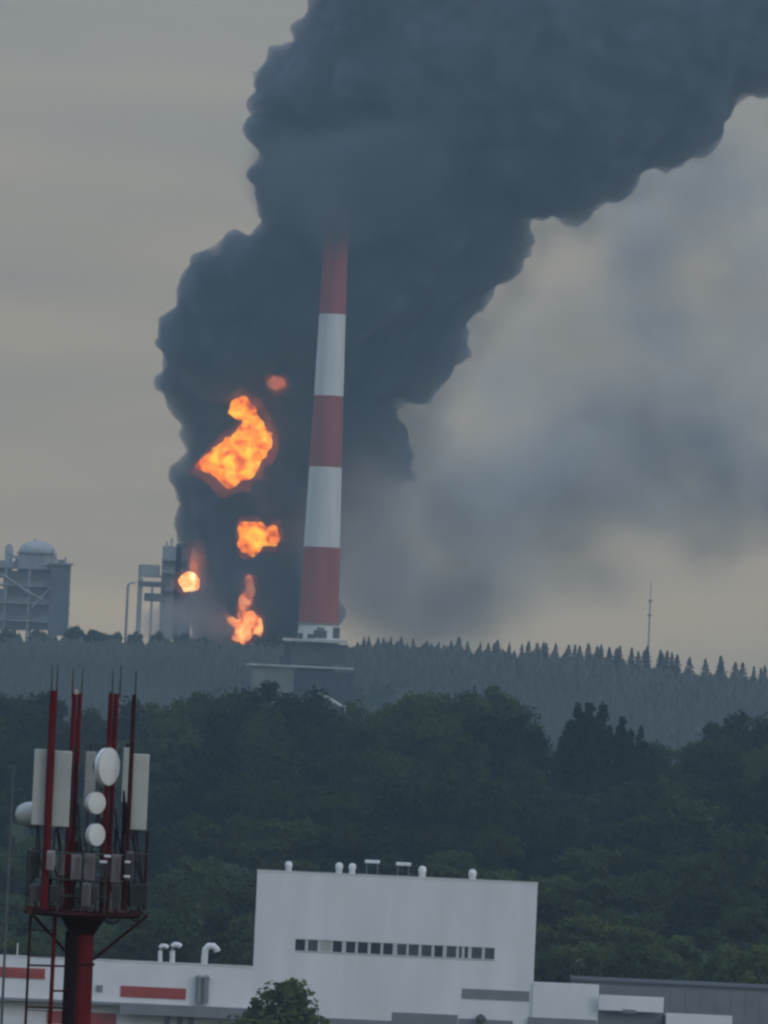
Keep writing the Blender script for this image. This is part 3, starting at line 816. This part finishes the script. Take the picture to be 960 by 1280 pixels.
mast_pole(141, 866, 1140, 6.5, -1.2, TRED2, ((1.0, 836),))
mast_pole(147.5, 867, 1140, 6.5, -1.1, TRED2, ((4, 832),))
mast_pole(170.5, 868, 1135, 5.6, -1.75, TDARK, ((1, 838),))
mast_pole(56, 1000, 1138, 4, 1.2, TDARK)
mast_pole(112, 930, 1138, 4, 1.3, GALT)
mast_pole(158, 930, 1138, 4, 1.0, TDARK)
mast_pole(184, 1040, 1138, 3.5, 0.2, TDARK)
b = MB(); a = T(98, 866, -1.3); b.lathe(a, (0, 0, 1), [(0.05, -0.05), (0.065, 0.02), (0.045, 0.10), (0, 0.12)], 12); b.build('obstruction_lamp', mat('lamp_glass', (0.55, 0.42, 0.30), 0.3), tower)
# panel antennas
def panel(x0, x1, y0, y1, dy, m_, rz=0.0, dep=0.16):
    xm, ym = (x0 + x1) / 2, (y0 + y1) / 2
    c_ = T(xm, ym, dy)
    w, h = (x1 - x0) * S, (y1 - y0) * S
    o = MB().box(c_, (w / max(0.4, math.cos(rz)), dep, h), rz, 0.03).build('panel_antenna', m_, tower)
    for f in (-0.38, 0.38):
        MB().box((c_.x, c_.y + 0.17, c_.z + h * f), (0.10, 0.22, 0.08)).build('mounting_bracket', GALT, o)
    for k in range(3):
        MB().tube((c_.x + (k - 1) * 0.08, c_.y, c_.z - h / 2 - 0.12), (c_.x + (k - 1) * 0.08, c_.y, c_.z - h / 2 + 0.01), 0.02, 0.02, 6).build('connector', BLK, o)
    return o
panel(44.5, 64.5, 936, 1030, -1.55, PANELM, 0.10)
panel(69, 91, 938, 1032, -1.50, PANELM, -0.06)
panel(104, 117, 940, 1010, 1.15, PANELD, 0.2)
panel(152, 163.5, 935, 1004, 0.85, PANELM, -0.1)
panel(167, 187, 942, 1036, -1.50, PANELM, 0.06)
# microwave dishes
def dish(x, y, w, h, dy, ax_, name_m=DISH, drum=0.22, mountx=0):
    c_ = T(x, y, dy); r = h * S / 2
    o = MB().lathe(c_, ax_, [(r * 0.55, -drum * 1.6), (r * 0.93, -drum), (r, -drum * 0.9), (r, 0.0), (r * 0.97, 0.02), (r * 0.6, 0.04), (0, 0.05)], 32).build('dish_antenna', name_m, tower, True)
    A = Vector(ax_).normalized()
    MB().lathe(c_, ax_, [(r * 1.015, -0.06), (r * 1.03, -0.05), (r * 1.03, 0.0), (r * 1.01, 0.01)], 32).build('radome_rim', PANELM, o)
    e = c_ - A * drum * 1.6
    MB().tube(e, e - A * 0.22, r * 0.3, r * 0.3, 10).build('feed_unit', RRU, o)
    MB().tube(e - A * 0.15, (c_.x + mountx, e.y + 0.35, c_.z), 0.05, 0.05, 6).build('dish_bracket', GALT, o)
    return o
dish(139.5, 957.5, 28, 46, -1.75, (0.85, -0.52, 0.0), DISH, 0.20)
dish(124, 1002.5, 22, 27, -1.75, (0.62, -0.78, 0.0), DISH, 0.16)
dish(124, 1042, 21, 27.5, -1.75, (0.70, -0.71, 0.0), DISH, 0.16)
# side-on radome at the left
c_ = T(42, 1018, -0.4); r = 16 * S
o = MB().lathe(c_, (-1, -0.25, 0.02), [(r, -0.12), (r, 0.05), (r * 0.96, 0.22), (r * 0.80, 0.40), (r * 0.5, 0.54), (r * 0.2, 0.59), (0, 0.60)], 28).build('dome_antenna', PANELM, tower, True)
MB().tube(c_ + Vector((0.1, 0, 0)), T(56, 1018, 1.0), 0.06, 0.06, 6).build('dish_bracket', GALT, o)
# radio units on the rail
def radio(x0, x1, y0, y1, dy, m_):
    c_ = T((x0 + x1) / 2, (y0 + y1) / 2, dy)
    w, h = (x1 - x0) * S, (y1 - y0) * S
    o = MB().box(c_, (w, 0.16, h), random.uniform(-0.25, 0.25), 0.025).build('radio_unit', m_, tower)
    for k in range(4):
        MB().box((c_.x + (k - 1.5) * w * 0.22, c_.y - 0.09, c_.z), (w * 0.05, 0.05, h * 0.8)).build('cooling_fin', m_, o)
    pts = [(c_.x, c_.y, c_.z - h / 2), (c_.x + 0.03, c_.y + 0.05, c_.z - h / 2 - 0.14), (c_.x + random.uniform(-.15, .15), c_.y + 0.25, c_.z - h / 2 - 0.30), (c_.x + random.uniform(-.2, .2), c_.y + 0.55, zp + 0.1)]
    MB().path(pts, 0.022, 5).build('jumper_cable', BLK, o)
for q in [(40, 53, 1062, 1094, -1.6, RRU3), (62.5, 72.5, 1061, 1085, -2.05, mat('radio_pale', (0.34, 0.31, 0.31), 0.6, 0.2, 2.0)), (77, 84, 1063, 1092, -1.8, RRU2), (92, 105, 1066, 1097, -1.9, RRU2), (109, 122, 1065, 1098, -1.9, RRU2),
          (128, 140, 1073, 1096, -1.8, RRU), (142, 154, 1066, 1101, -1.9, RRU2), (160, 170, 1062, 1098, -2.0, RRU),
          (40, 54, 1103, 1125, -1.6, RRU), (66, 74, 1104, 1126, -1.7, RRU), (77, 83, 1108, 1127, -1.7, RRU), (97, 105, 1106, 1136, -1.8, RRU3), (106, 117, 1101, 1130, -1.9, RRU2), (119, 126, 1104, 1128, -1.8, RRU),
          (129, 136, 1106, 1127, -1.7, RRU3), (143, 154, 1102, 1134, -1.85, RRU), (167, 187, 1103, 1131, -1.6, RRU3), (155, 166, 1100, 1130, -1.2, RRU3), (57, 66, 1096, 1128, -0.8, TDARK), (86, 96, 1050, 1135, -0.6, BLK)]:
    radio(*q)
for x, y, w in ((138, 1068, 8), (133, 1075, 9), (163, 1075, 7), (162, 1093, 8)):
    c_ = T(x, y, -2.1); MB().box(c_, (w * S, 0.12, 0.08), 0, 0.015).build('mounting_bracket', DISH, tower)
for (x, y) in ((142, 1146), (172, 1143)):
    c_ = T(x, y, -1.0); b = MB(); t_ = np.linspace(0, 2 * math.pi, 17)
    b.path([(c_.x + 0.26 * math.cos(q), c_.y + 0.1 * math.sin(q), c_.z + 0.17 * math.sin(q)) for q in t_], 0.03, 5); b.build('cable_loop', BLK, tower)
# loose black cables dropping between poles
for i in range(34):
    x0 = random.choice([52, 72, 86, 98, 99, 112, 128, 144, 146, 158, 169]); y0 = random.uniform(985, 1050)
    p = T(x0 + random.uniform(-3, 3), y0, -1.25); q = T(x0 + random.uniform(-16, 16), random.uniform(1095, 1132), -1.0)
    mid = (p + q) / 2 + Vector((random.uniform(-.2, .2), 0.1, -0.1))
    b = MB(); b.path([p, (p + mid) / 2 + Vector((0, 0, -.05)), mid, (q + mid) / 2, q], 0.026, 5); b.build('jumper_cable', BLK, tower)

# ----------------------------------------------------------------- smoke
def vol_mat(name, density, albedo, aniso=0.0):
    mt = bpy.data.materials.new(name); mt.use_nodes = True
    t = mt.node_tree; t.nodes.clear()
    o = t.nodes.new('ShaderNodeOutputMaterial'); v = t.nodes.new('ShaderNodeVolumePrincipled')
    v.inputs['Density'].default_value = density; v.inputs['Color'].default_value = (*albedo, 1)
    v.inputs['Anisotropy'].default_value = aniso
    v.inputs['Density Attribute'].default_value = ''
    t.links.new(v.outputs[0], o.inputs['Volume'])
    return mt, t, v

def poly_dist(p, poly):
    """signed distance (positive inside) of points p (n,2) to a polygon"""
    p = np.asarray(p, float); n = len(poly); d = np.full(len(p), 1e9); ins = np.zeros(len(p), bool)
    for i in range(n):
        a = np.array(poly[i], float); b_ = np.array(poly[(i + 1) % n], float)
        ab = b_ - a; t = np.clip(((p - a) @ ab) / (ab @ ab), 0, 1)
        d = np.minimum(d, np.linalg.norm(p - (a + t[:, None] * ab), axis=1))
        cond = (a[1] > p[:, 1]) != (b_[1] > p[:, 1])
        xi = (b_[0] - a[0]) * (p[:, 1] - a[1]) / (b_[1] - a[1] + 1e-12) + a[0]
        ins ^= cond & (p[:, 0] < xi)
    return np.where(ins, d, -d)

ICO = {}
def ico(level):
    if level not in ICO:
        bm = bmesh.new(); bmesh.ops.create_icosphere(bm, subdivisions=level, radius=1.0)
        bm.verts.ensure_lookup_table()
        ICO[level] = (np.array([v.co[:] for v in bm.verts]), np.array([[v.index for v in f.verts] for f in bm.faces])); bm.free()
    return ICO[level]

def keep_largest(me):
    """drop loose specks and inner cavities: keep the largest connected shell"""
    n = len(me.vertices); ed = np.empty(len(me.edges) * 2, np.int64); me.edges.foreach_get('vertices', ed); ed = ed.reshape(-1, 2)
    lab = np.arange(n)
    while True:
        mn = np.minimum(lab[ed[:, 0]], lab[ed[:, 1]]); old = lab.copy()
        np.minimum.at(lab, ed[:, 0], mn); np.minimum.at(lab, ed[:, 1], mn)
        lab = lab[lab]
        if (lab == old).all(): break
    big = np.bincount(lab, minlength=n).argmax()
    bm = bmesh.new(); bm.from_mesh(me); bm.verts.ensure_lookup_table()
    bmesh.ops.delete(bm, geom=[v for v in bm.verts if lab[v.index] != big], context='VERTS')
    bm.to_mesh(me); bm.free()

def blob_mesh(name, spheres, voxel, disp, m_):
    """union of spheres (x, y, z, r or rx, ry, rz) -> voxel remesh -> billow displacement"""
    AV, AF, n = [], [], 0
    for s_ in spheres:
        v, f = ico(3 if s_[3] > 5 * voxel else 2)
        c_ = np.array(s_[:3]); r_ = np.array(s_[3:]) if len(s_) > 4 else s_[3]
        AV.append(v * r_ + c_); AF.append(f + n); n += len(v)
    me = bpy.data.meshes.new(name + '_source'); me.from_pydata(np.concatenate(AV).tolist(), [], np.concatenate(AF).tolist()); me.update()
    o = bpy.data.objects.new(name, me); COL.objects.link(o)
    r_ = o.modifiers.new('r', 'REMESH'); r_.mode = 'VOXEL'; r_.voxel_size = voxel
    for i, (sc_, st, basis) in enumerate(disp):
        tx = bpy.data.textures.new(name + str(i), 'CLOUDS'); tx.noise_scale = sc_; tx.noise_depth = 2
        tx.noise_basis = basis
        dm = o.modifiers.new('d', 'DISPLACE'); dm.texture = tx; dm.texture_coords = 'GLOBAL'; dm.strength = st; dm.mid_level = 0.5
    r2 = o.modifiers.new('r2', 'REMESH'); r2.mode = 'VOXEL'; r2.voxel_size = voxel     # clean closed shell again
    dg = bpy.context.evaluated_depsgraph_get()
    new = bpy.data.meshes.new_from_object(o.evaluated_get(dg))
    keep_largest(new)
    o.modifiers.clear(); o.data = new; new.name = name
    bpy.data.meshes.remove(me)
    new.materials.clear(); new.materials.append(m_)
    return o

def poly_spheres(poly, depth, n, rmin, rmax, inset=1.0, flat=0.75, edge_step=9, edge_r=(8, 20), edge_depth=0.5, lattice=14.0):
    er_min = edge_r[0] * 0.5
    """fill a polygon (picture coordinates) with real spheres at depth(x, y); radii in pixels turned into metres"""
    poly = [tuple(map(float, q)) for q in poly]
    lo, hi = np.min(poly, 0), np.max(poly, 0)
    pts = rng.uniform(lo, hi, (n * 4, 2)); d = poly_dist(pts, poly)
    k = d > rmin; pts, d = pts[k][:n], d[k][:n]
    res = []
    for (x, y), q in zip(pts, d):
        r = min(rmax, q * inset) * rng.uniform(0.7, 1.0)
        dd = depth(x, y); s_ = K * dd
        hd = flat * min(q, rmax * 1.8) * s_
        c_ = P(x, y, dd); c_.y += rng.uniform(-1, 1) * hd
        res.append((*c_, max(rmin, r) * s_))
    st = lattice                                   # lattice that leaves no holes
    if st < 1e5:
        LX, LY = np.meshgrid(np.arange(lo[0], hi[0], st), np.arange(lo[1], hi[1], st))
        L2 = np.stack([LX.ravel(), LY.ravel()], 1); Q = poly_dist(L2, poly)
        for (x, y), q in zip(L2, Q):
            if q > st * 0.45:
                dd = depth(x, y); c_ = P(x, y, dd); res.append((*c_, min(q, st * 2.2) * K * dd))
    m_ = len(poly)
    for i in range(m_):
        a = np.array(poly[i]); b_ = np.array(poly[(i + 1) % m_]); L = np.linalg.norm(b_ - a)
        for t in np.arange(0, 1, edge_step / max(L, 1e-6)):
            q = a + (b_ - a) * t + rng.normal(size=2) * 1.5
            r = rng.uniform(*edge_r)
            nrm = np.array([-(b_ - a)[1], (b_ - a)[0]]) / L
            test = poly_dist([q + nrm * 3], poly)[0]
            if test < 0: nrm = -nrm
            q = q + nrm * r * 0.8
            r = min(r, max(poly_dist([q], poly)[0], er_min) * 1.2)
            dd = depth(*q); c_ = P(q[0], q[1], dd); c_.y += rng.uniform(-1, 1) * r * K * dd * edge_depth * 2
            res.append((*c_, r * K * dd))
    return res

def sdepth(x, y):      # the plume leans towards the camera as it rises
    return float(np.interp(y, [-120, 120, 330, 480, 800], [2380, 2400, 2465, 2560, 2590]))
DARK = [(236, 815), (240, 770), (240, 730), (233, 700), (232, 665), (226, 640), (225, 605), (236, 575), (237, 535), (230, 505), (203, 492), (200, 470), (214, 462), (198, 432), (203, 400), (222, 372), (240, 340),
        (272, 322), (292, 298), (318, 292), (335, 275), (318, 246), (316, 215), (334, 190), (318, 165), (332, 140), (312, 108), (318, 85), (345, 74), (378, 52), (392, 20), (404, -30), (420, -120),
        (1120, -120), (1120, 60), (960, 112), (925, 120), (905, 170), (860, 198), (800, 215), (765, 250), (722, 278), (690, 268), (656, 282), (654, 318), (630, 356), (600, 385), (578, 425), (566, 458), (535, 480), (522, 508), (500, 500), (506, 545), (512, 572), (480, 600), (455, 625), (432, 660), (428, 720), (415, 780), (400, 815)]
smat, _, _ = vol_mat('black_smoke', 0.23, (0.25, 0.29, 0.37))
sp = poly_spheres(DARK, sdepth, 620, 9, 80, 0.95, 0.62, 13, (13, 27))
sp += poly_spheres(DARK, sdepth, 0, 9, 80, 0.95, 0.62, 6.5, (5.5, 12), 1.0, 1e6)
dn = len(DARK)
for i in range(dn):                                   # rounded billows standing out along the outline
    a, b_ = np.array(DARK[i], float), np.array(DARK[(i + 1) % dn], float); L = np.linalg.norm(b_ - a)
    nrm = np.array([-(b_ - a)[1], (b_ - a)[0]]) / L
    if poly_dist([(a + b_) / 2 + nrm * 2], DARK)[0] < 0: nrm = -nrm
    tt = rng.uniform(0, 15)
    while tt < L:
        r = rng.choice([8, 10, 14, 18, 23]) * rng.uniform(0.85, 1.15)
        q = a + (b_ - a) * tt / L + nrm * r * rng.uniform(0.15, 0.6)
        dd = sdepth(*q); c_ = P(q[0], q[1], dd); c_.y += rng.uniform(-1.2, 0.8) * r * K * dd
        sp.append((*c_, r * K * dd))
        for j in range(4):
            u_ = unit(1)[0] * r * K * dd * 0.85; u_[1] = -abs(u_[1])
            sp.append((*(np.array(c_) + u_), r * K * dd * rng.uniform(0.3, 0.5)))
        tt += r * rng.uniform(1.0, 1.8)
for (x, y) in rng.uniform((195, -120), (1120, 815), (900, 2)):      # folds on the face of the plume
    q = poly_dist([(x, y)], DARK)[0]
    if q < 14: continue
    dd = sdepth(x, y); s_ = K * dd; r = min(q, rng.uniform(14, 42))
    c_ = P(x, y, dd); c_.y -= (0.62 * min(q, 144) * 0.75 + 0.55 * min(q, 80)) * s_ * rng.uniform(0.75, 1.1)
    sp.append((*c_, r * s_))
sm = blob_mesh('black_smoke_plume', sp, 1.8, [(15, -10.0, 'VORONOI_F1'), (5.5, -4.2, 'VORONOI_F1'), (30, 7, 'BLENDER_ORIGINAL')], smat)
sm['kind'] = 'stuff'; tag(sm, 'towering plume of black smoke rising behind the chimney', 'smoke')

def soft_volume(name, label, blobs, dens, col_a, col_b, warp=(0.018, 75.0), mod=(0.034, 0.2, 1.8), voxel=7.0, step=0.6, col_scale=0.014, reach=1.65):
    """smoke of uneven density: a sum of soft puffs (x, y, rx, ry, amount, distance, depth radius), torn by noise"""
    gm, t, v = vol_mat(name, 0.0, col_a)
    def node(t_, **k):
        n = t.nodes.new(t_)
        for a, b_ in k.items(): setattr(n, a, b_)
        return n
    L = t.links.new
    tcg = node('ShaderNodeTexCoord')
    nw = node('ShaderNodeTexNoise'); nw.inputs['Scale'].default_value = warp[0]; nw.inputs['Detail'].default_value = 5.0; nw.inputs['Roughness'].default_value = 0.6
    L(tcg.outputs['Object'], nw.inputs['Vector'])
    wsub = node('ShaderNodeVectorMath', operation='SUBTRACT'); wsub.inputs[1].default_value = (.5, .5, .5); L(nw.outputs['Color'], wsub.inputs[0])
    wsc = node('ShaderNodeVectorMath', operation='SCALE'); wsc.inputs['Scale'].default_value = warp[1]; L(wsub.outputs[0], wsc.inputs[0])
    wadd = node('ShaderNodeVectorMath', operation='ADD'); L(tcg.outputs['Object'], wadd.inputs[0]); L(wsc.outputs[0], wadd.inputs[1])
    acc = None; sph = []
    for (x, y, rx, ry, am, dd, sy) in blobs:
        c_ = P(x, y, dd); sx, sz = rx * K * dd, ry * K * dd
        sph.append((*c_, sx * reach, sy * reach, sz * reach))
        s1 = node('ShaderNodeVectorMath', operation='SUBTRACT'); s1.inputs[1].default_value = c_; L(wadd.outputs[0], s1.inputs[0])
        s2 = node('ShaderNodeVectorMath', operation='DIVIDE'); s2.inputs[1].default_value = (sx, sy, sz); L(s1.outputs[0], s2.inputs[0])
        s3 = node('ShaderNodeVectorMath', operation='DOT_PRODUCT'); L(s2.outputs[0], s3.inputs[0]); L(s2.outputs[0], s3.inputs[1])
        s4 = node('ShaderNodeMath', operation='MULTIPLY'); s4.inputs[1].default_value = -1.0; L(s3.outputs['Value'], s4.inputs[0])
        s5 = node('ShaderNodeMath', operation='EXPONENT'); L(s4.outputs[0], s5.inputs[0])
        s6 = node('ShaderNodeMath', operation='MULTIPLY_ADD'); s6.inputs[1].default_value = am; L(s5.outputs[0], s6.inputs[0])
        if acc is None: s6.inputs[2].default_value = -0.07
        else: L(acc.outputs[0], s6.inputs[2])
        acc = s6
    n2 = node('ShaderNodeTexNoise'); n2.inputs['Scale'].default_value = mod[0]; n2.inputs['Detail'].default_value = 4.0
    L(tcg.outputs['Object'], n2.inputs['Vector'])
    m2 = node('ShaderNodeMapRange'); m2.inputs[1].default_value = 0.3; m2.inputs[2].default_value = 0.7; m2.inputs[3].default_value = mod[1]; m2.inputs[4].default_value = mod[2]
    L(n2.outputs['Fac'], m2.inputs[0])
    m3 = node('ShaderNodeMath', operation='MULTIPLY'); L(acc.outputs[0], m3.inputs[0]); L(m2.outputs[0], m3.inputs[1])
    mx0 = node('ShaderNodeMath', operation='MAXIMUM'); mx0.inputs[1].default_value = 0.0; L(m3.outputs[0], mx0.inputs[0])
    den = node('ShaderNodeMath', operation='MULTIPLY'); den.inputs[1].default_value = dens; L(mx0.outputs[0], den.inputs[0]); L(den.outputs[0], v.inputs['Density'])
    n3 = node('ShaderNodeTexNoise'); n3.inputs['Scale'].default_value = col_scale; n3.inputs['Detail'].default_value = 2.0
    L(wadd.outputs[0], n3.inputs['Vector'])
    m4 = node('ShaderNodeMapRange'); m4.inputs[1].default_value = 0.4; m4.inputs[2].default_value = 0.6; L(n3.outputs['Fac'], m4.inputs[0])
    cm = node('ShaderNodeMix', data_type='RGBA'); cm.inputs[6].default_value = (*col_a, 1); cm.inputs[7].default_value = (*col_b, 1); L(m4.outputs[0], cm.inputs[0])
    L(cm.outputs[2], v.inputs['Color'])
    gm.cycles.volume_step_rate = step
    o = blob_mesh(name, sph, voxel, [(40, 8, 'BLENDER_ORIGINAL')], gm)
    o['kind'] = 'stuff'
    return tag(o, label, 'smoke')

# thin dark smoke wrapped round the top of the chimney, and torn off the lee side of the plume
WISP = [(421, 276, 38, 33, 1.1, 2291, 9), (455, 250, 45, 36, .9, 2308, 14), (385, 250, 45, 36, .9, 2308, 14), (425, 220, 60, 40, .9, 2318, 18), (500, 205, 60, 50, .7, 2330, 20), (350, 215, 40, 40, .5, 2335, 16)]
soft_volume('thin_smoke_wisp', 'thin dark smoke veiling the top of the chimney', WISP, 0.12, (0.10, 0.12, 0.15), (0.22, 0.24, 0.27), (0.03, 22.0), (0.06, 0.5, 1.5), 3.5, 0.8)
LEE = [(440, 650, 28, 55, 1.0, 2545, 16), (462, 605, 34, 36, 1.0, 2540, 16), (495, 560, 30, 34, 1.0, 2530, 16), (520, 500, 30, 30, .8, 2510, 16), (560, 465, 34, 30, .8, 2490, 16), (595, 410, 32, 34, .8, 2470, 16), (640, 350, 32, 34, .8, 2440, 16), (665, 300, 34, 26, .7, 2420, 16), (730, 285, 40, 24, .7, 2405, 16), (800, 235, 44, 24, .7, 2400, 16), (880, 190, 40, 28, .6, 2395, 16)]
soft_volume('lee_side_smoke', 'torn thin smoke along the right edge of the black plume', LEE, 0.026, (0.14, 0.16, 0.19), (0.34, 0.35, 0.37), (0.035, 30.0), (0.06, 0.1, 1.9), 4.0, 0.7)

# grey smoke drifting to the right: uneven density
GS = [(450, 600, 45, 80, 1.15), (455, 700, 70, 85, 1.15), (540, 750, 75, 65, .85), (565, 640, 95, 70, .85), (510, 540, 40, 55, 0.7), (640, 740, 80, 55, .42),
      (690, 600, 120, 75, 1.0), (860, 560, 130, 85, 1.05), (810, 370, 55, 110, .6), (750, 755, 65, 50, .30), (890, 680, 42, 34, .6), (700, 420, 100, 110, .30), (950, 330, 100, 180, .45), (610, 480, 80, 80, .20),
      (990, 620, 70, 60, .8), (820, 240, 80, 60, .35)]
GS = [(*q, float(np.interp(q[0], [440, 620, 800], [2530, 2620, 2700])), 34.0) for q in GS]
soft_volume('grey_smoke_drift', 'pale grey smoke drifting to the right of the black plume', GS, 0.035, (0.27, 0.295, 0.335), (0.82, 0.81, 0.79))

# low pale smoke at the foot of the fire
PALE = [(190, 784, 18, 18, .9, 2560, 9), (212, 776, 20, 20, .9, 2556, 9), (240, 774, 22, 22, 1.0, 2550, 9), (262, 768, 18, 26, .7, 2545, 8), (278, 785, 16, 18, .7, 2540, 8), (255, 735, 14, 26, .4, 2545, 7)]
soft_volume('pale_smoke_cloud', 'low cloud of pale smoke on the skyline left of the ground flames', PALE, 0.075, (0.52, 0.53, 0.55), (0.74, 0.73, 0.73), (0.06, 14.0), (0.11, 0.35, 1.7), 2.0, 0.8, 0.05)

# ----------------------------------------------------------------- flames
def fire_mat(name, dens, strength, scale, c_lo, c_mid, c_hi):
    mt, t_, v_ = vol_mat(name, dens, (0, 0, 0))
    tcn = t_.nodes.new('ShaderNodeTexCoord'); n = t_.nodes.new('ShaderNodeTexNoise')
    n.inputs['Scale'].default_value = scale; n.inputs['Detail'].default_value = 4; n.inputs['Distortion'].default_value = 0.8
    r = t_.nodes.new('ShaderNodeValToRGB'); e = r.color_ramp
    e.elements[0].position = 0.37; e.elements[0].color = (*c_lo, 1)
    e.elements[1].position = 0.62; e.elements[1].color = (*c_hi, 1)
    q = e.elements.new(0.47); q.color = (*c_mid, 1)
    t_.links.new(tcn.outputs['Object'], n.inputs['Vector']); t_.links.new(n.outputs['Fac'], r.inputs[0])
    t_.links.new(r.outputs[0], v_.inputs['Emission Color']); v_.inputs['Emission Strength'].default_value = strength * dens
    mt.cycles.volume_step_rate = 0.4
    return mt
ORANGE = fire_mat('flame_orange', 0.34, 2.0, 0.22, (0.26, 0.018, 0.0), (0.95, 0.165, 0.0), (1.0, 0.46, 0.02))
PINK = fire_mat('flame_smoky', 0.16, 1.15, 0.20, (0.50, 0.10, 0.05), (0.8, 0.18, 0.07), (0.95, 0.32, 0.14))
BRIGHT = fire_mat('flame_bright', 0.34, 1.9, 0.25, (0.38, 0.05, 0.01), (0.95, 0.22, 0.04), (1.0, 0.50, 0.16))
HOT = fire_mat('flame_hot', 0.40, 2.4, 0.25, (0.9, 0.22, 0.04), (1.0, 0.45, 0.12), (1.0, 0.75, 0.40))
TONGUE = fire_mat('flame_tongue', 0.22, 1.5, 0.25, (0.50, 0.08, 0.03), (0.9, 0.20, 0.06), (1.0, 0.40, 0.16))
PAINTED_GLOW = fire_mat('painted_fire_glow', 0.022, 1.1, 0.12, (0.38, 0.05, 0.02), (0.62, 0.09, 0.03), (0.85, 0.15, 0.05))  # faint red emission standing in for firelight scattered by the smoke
def grow(poly, px):
    c_ = np.mean(poly, 0)
    return [tuple(np.array(q) + (np.array(q) - c_) / np.linalg.norm(np.array(q) - c_) * px) for q in poly]
def flame(poly, depth, label, m_, n=60, rmax=14, voxel=0.9, er=(2.5, 6), disp=((5, 5.0, 'BLENDER_ORIGINAL'), (2.2, 2.4, 'BLENDER_ORIGINAL')), glow_px=7.0):
    poly = grow(poly, 3.5)
    o = blob_mesh('fireball' if rmax > 12 else 'flame', poly_spheres(poly, lambda x, y: depth, n, 1.5, rmax, 0.95, 0.5, 2.0, er, 0.5, 3.0), voxel, list(disp), m_)
    c_ = np.mean(poly, 0)
    if glow_px:  # added wider shell that imitates the flame's glow on the smoke
        pl = [tuple(np.array(q) + (np.array(q) - c_) / np.linalg.norm(np.array(q) - c_) * glow_px) for q in poly]
        f_ = blob_mesh('painted_fire_glow', poly_spheres(pl, lambda x, y: depth, n, 2, rmax * 1.2, 0.95, 0.5, 4.0, (er[0] * 1.5, er[1] * 1.5), 0.5, 4.0), voxel * 1.4, [(6, 5.0, 'BLENDER_ORIGINAL')], PAINTED_GLOW)
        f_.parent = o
    return tag(o, label, 'fire', 'flames in the burning plant')
FB1 = [(248, 580), (261, 568), (279, 553), (294, 542), (303, 532), (296, 525), (283, 520), (288, 508), (304, 495), (315, 512), (324, 529), (337, 541), (335, 559), (321, 582), (306, 597), (285, 608), (267, 594), (254, 587)]
flame(FB1, 2512, 'largest orange fireball high in the black smoke', ORANGE, 110, 18, 0.8, (2, 5), glow_px=12)
flame([(300, 660), (308, 652), (322, 655), (330, 664), (336, 655), (344, 656), (347, 672), (340, 682), (328, 680), (318, 693), (306, 688), (300, 675)], 2530, 'middle double fireball of orange between chimney and plant', ORANGE, 50, 10, 0.8, (2, 5))
flame([(338, 475), (346, 472), (355, 476), (354, 484), (345, 486), (338, 483)], 2488, 'small pink flame spot above the largest fireball', PINK, 16, 6, 0.7, (2, 3.5), ((3, 1.0, 'BLENDER_ORIGINAL'),))
flame([(224, 727), (230, 719), (241, 717), (248, 726), (245, 736), (232, 738)], 2560, 'small bright yellow flame at the left foot of the plume', HOT, 20, 7, 0.7, (2, 4), ((4, 1.4, 'BLENDER_ORIGINAL'),))
flame([(238, 716), (240, 690), (246, 676), (255, 678), (258, 700), (254, 718)], 2575, 'dull red smoky flame column above the small bright flame', PINK, 30, 8, 0.8, (2, 4), ((5, 2.0, 'BLENDER_ORIGINAL'),))
flame([(286, 800), (297, 790), (292, 781), (282, 770), (290, 771), (299, 776), (303, 766), (314, 765), (322, 774), (329, 788), (323, 796), (314, 790), (312, 799), (300, 801)], 2545, 'ground flames burning on the skyline at the foot of the plume', BRIGHT, 50, 9, 0.7, (1.5, 3.5), ((4, 3.4, 'BLENDER_ORIGINAL'), (1.8, 1.6, 'BLENDER_ORIGINAL')))
flame([(296, 770), (300, 752), (306, 738), (306, 726), (313, 721), (317, 728), (315, 745), (309, 760), (306, 772)], 2548, 'thin twisting flame tongue rising above the ground flames', TONGUE, 30, 6, 0.6, (1.5, 3.5), ((5, 3.6, 'BLENDER_ORIGINAL'), (2, 1.6, 'BLENDER_ORIGINAL')))

# ----------------------------------------------------------------- haze: the air itself
hm, _, hv = vol_mat('haze_air', 1.10e-4, (0.60, 0.82, 1.0))
b = MB(); b.bb((-2500, -400, -8), (2500, 3060, 470))
hz = b.build('haze', hm); hz['kind'] = 'stuff'
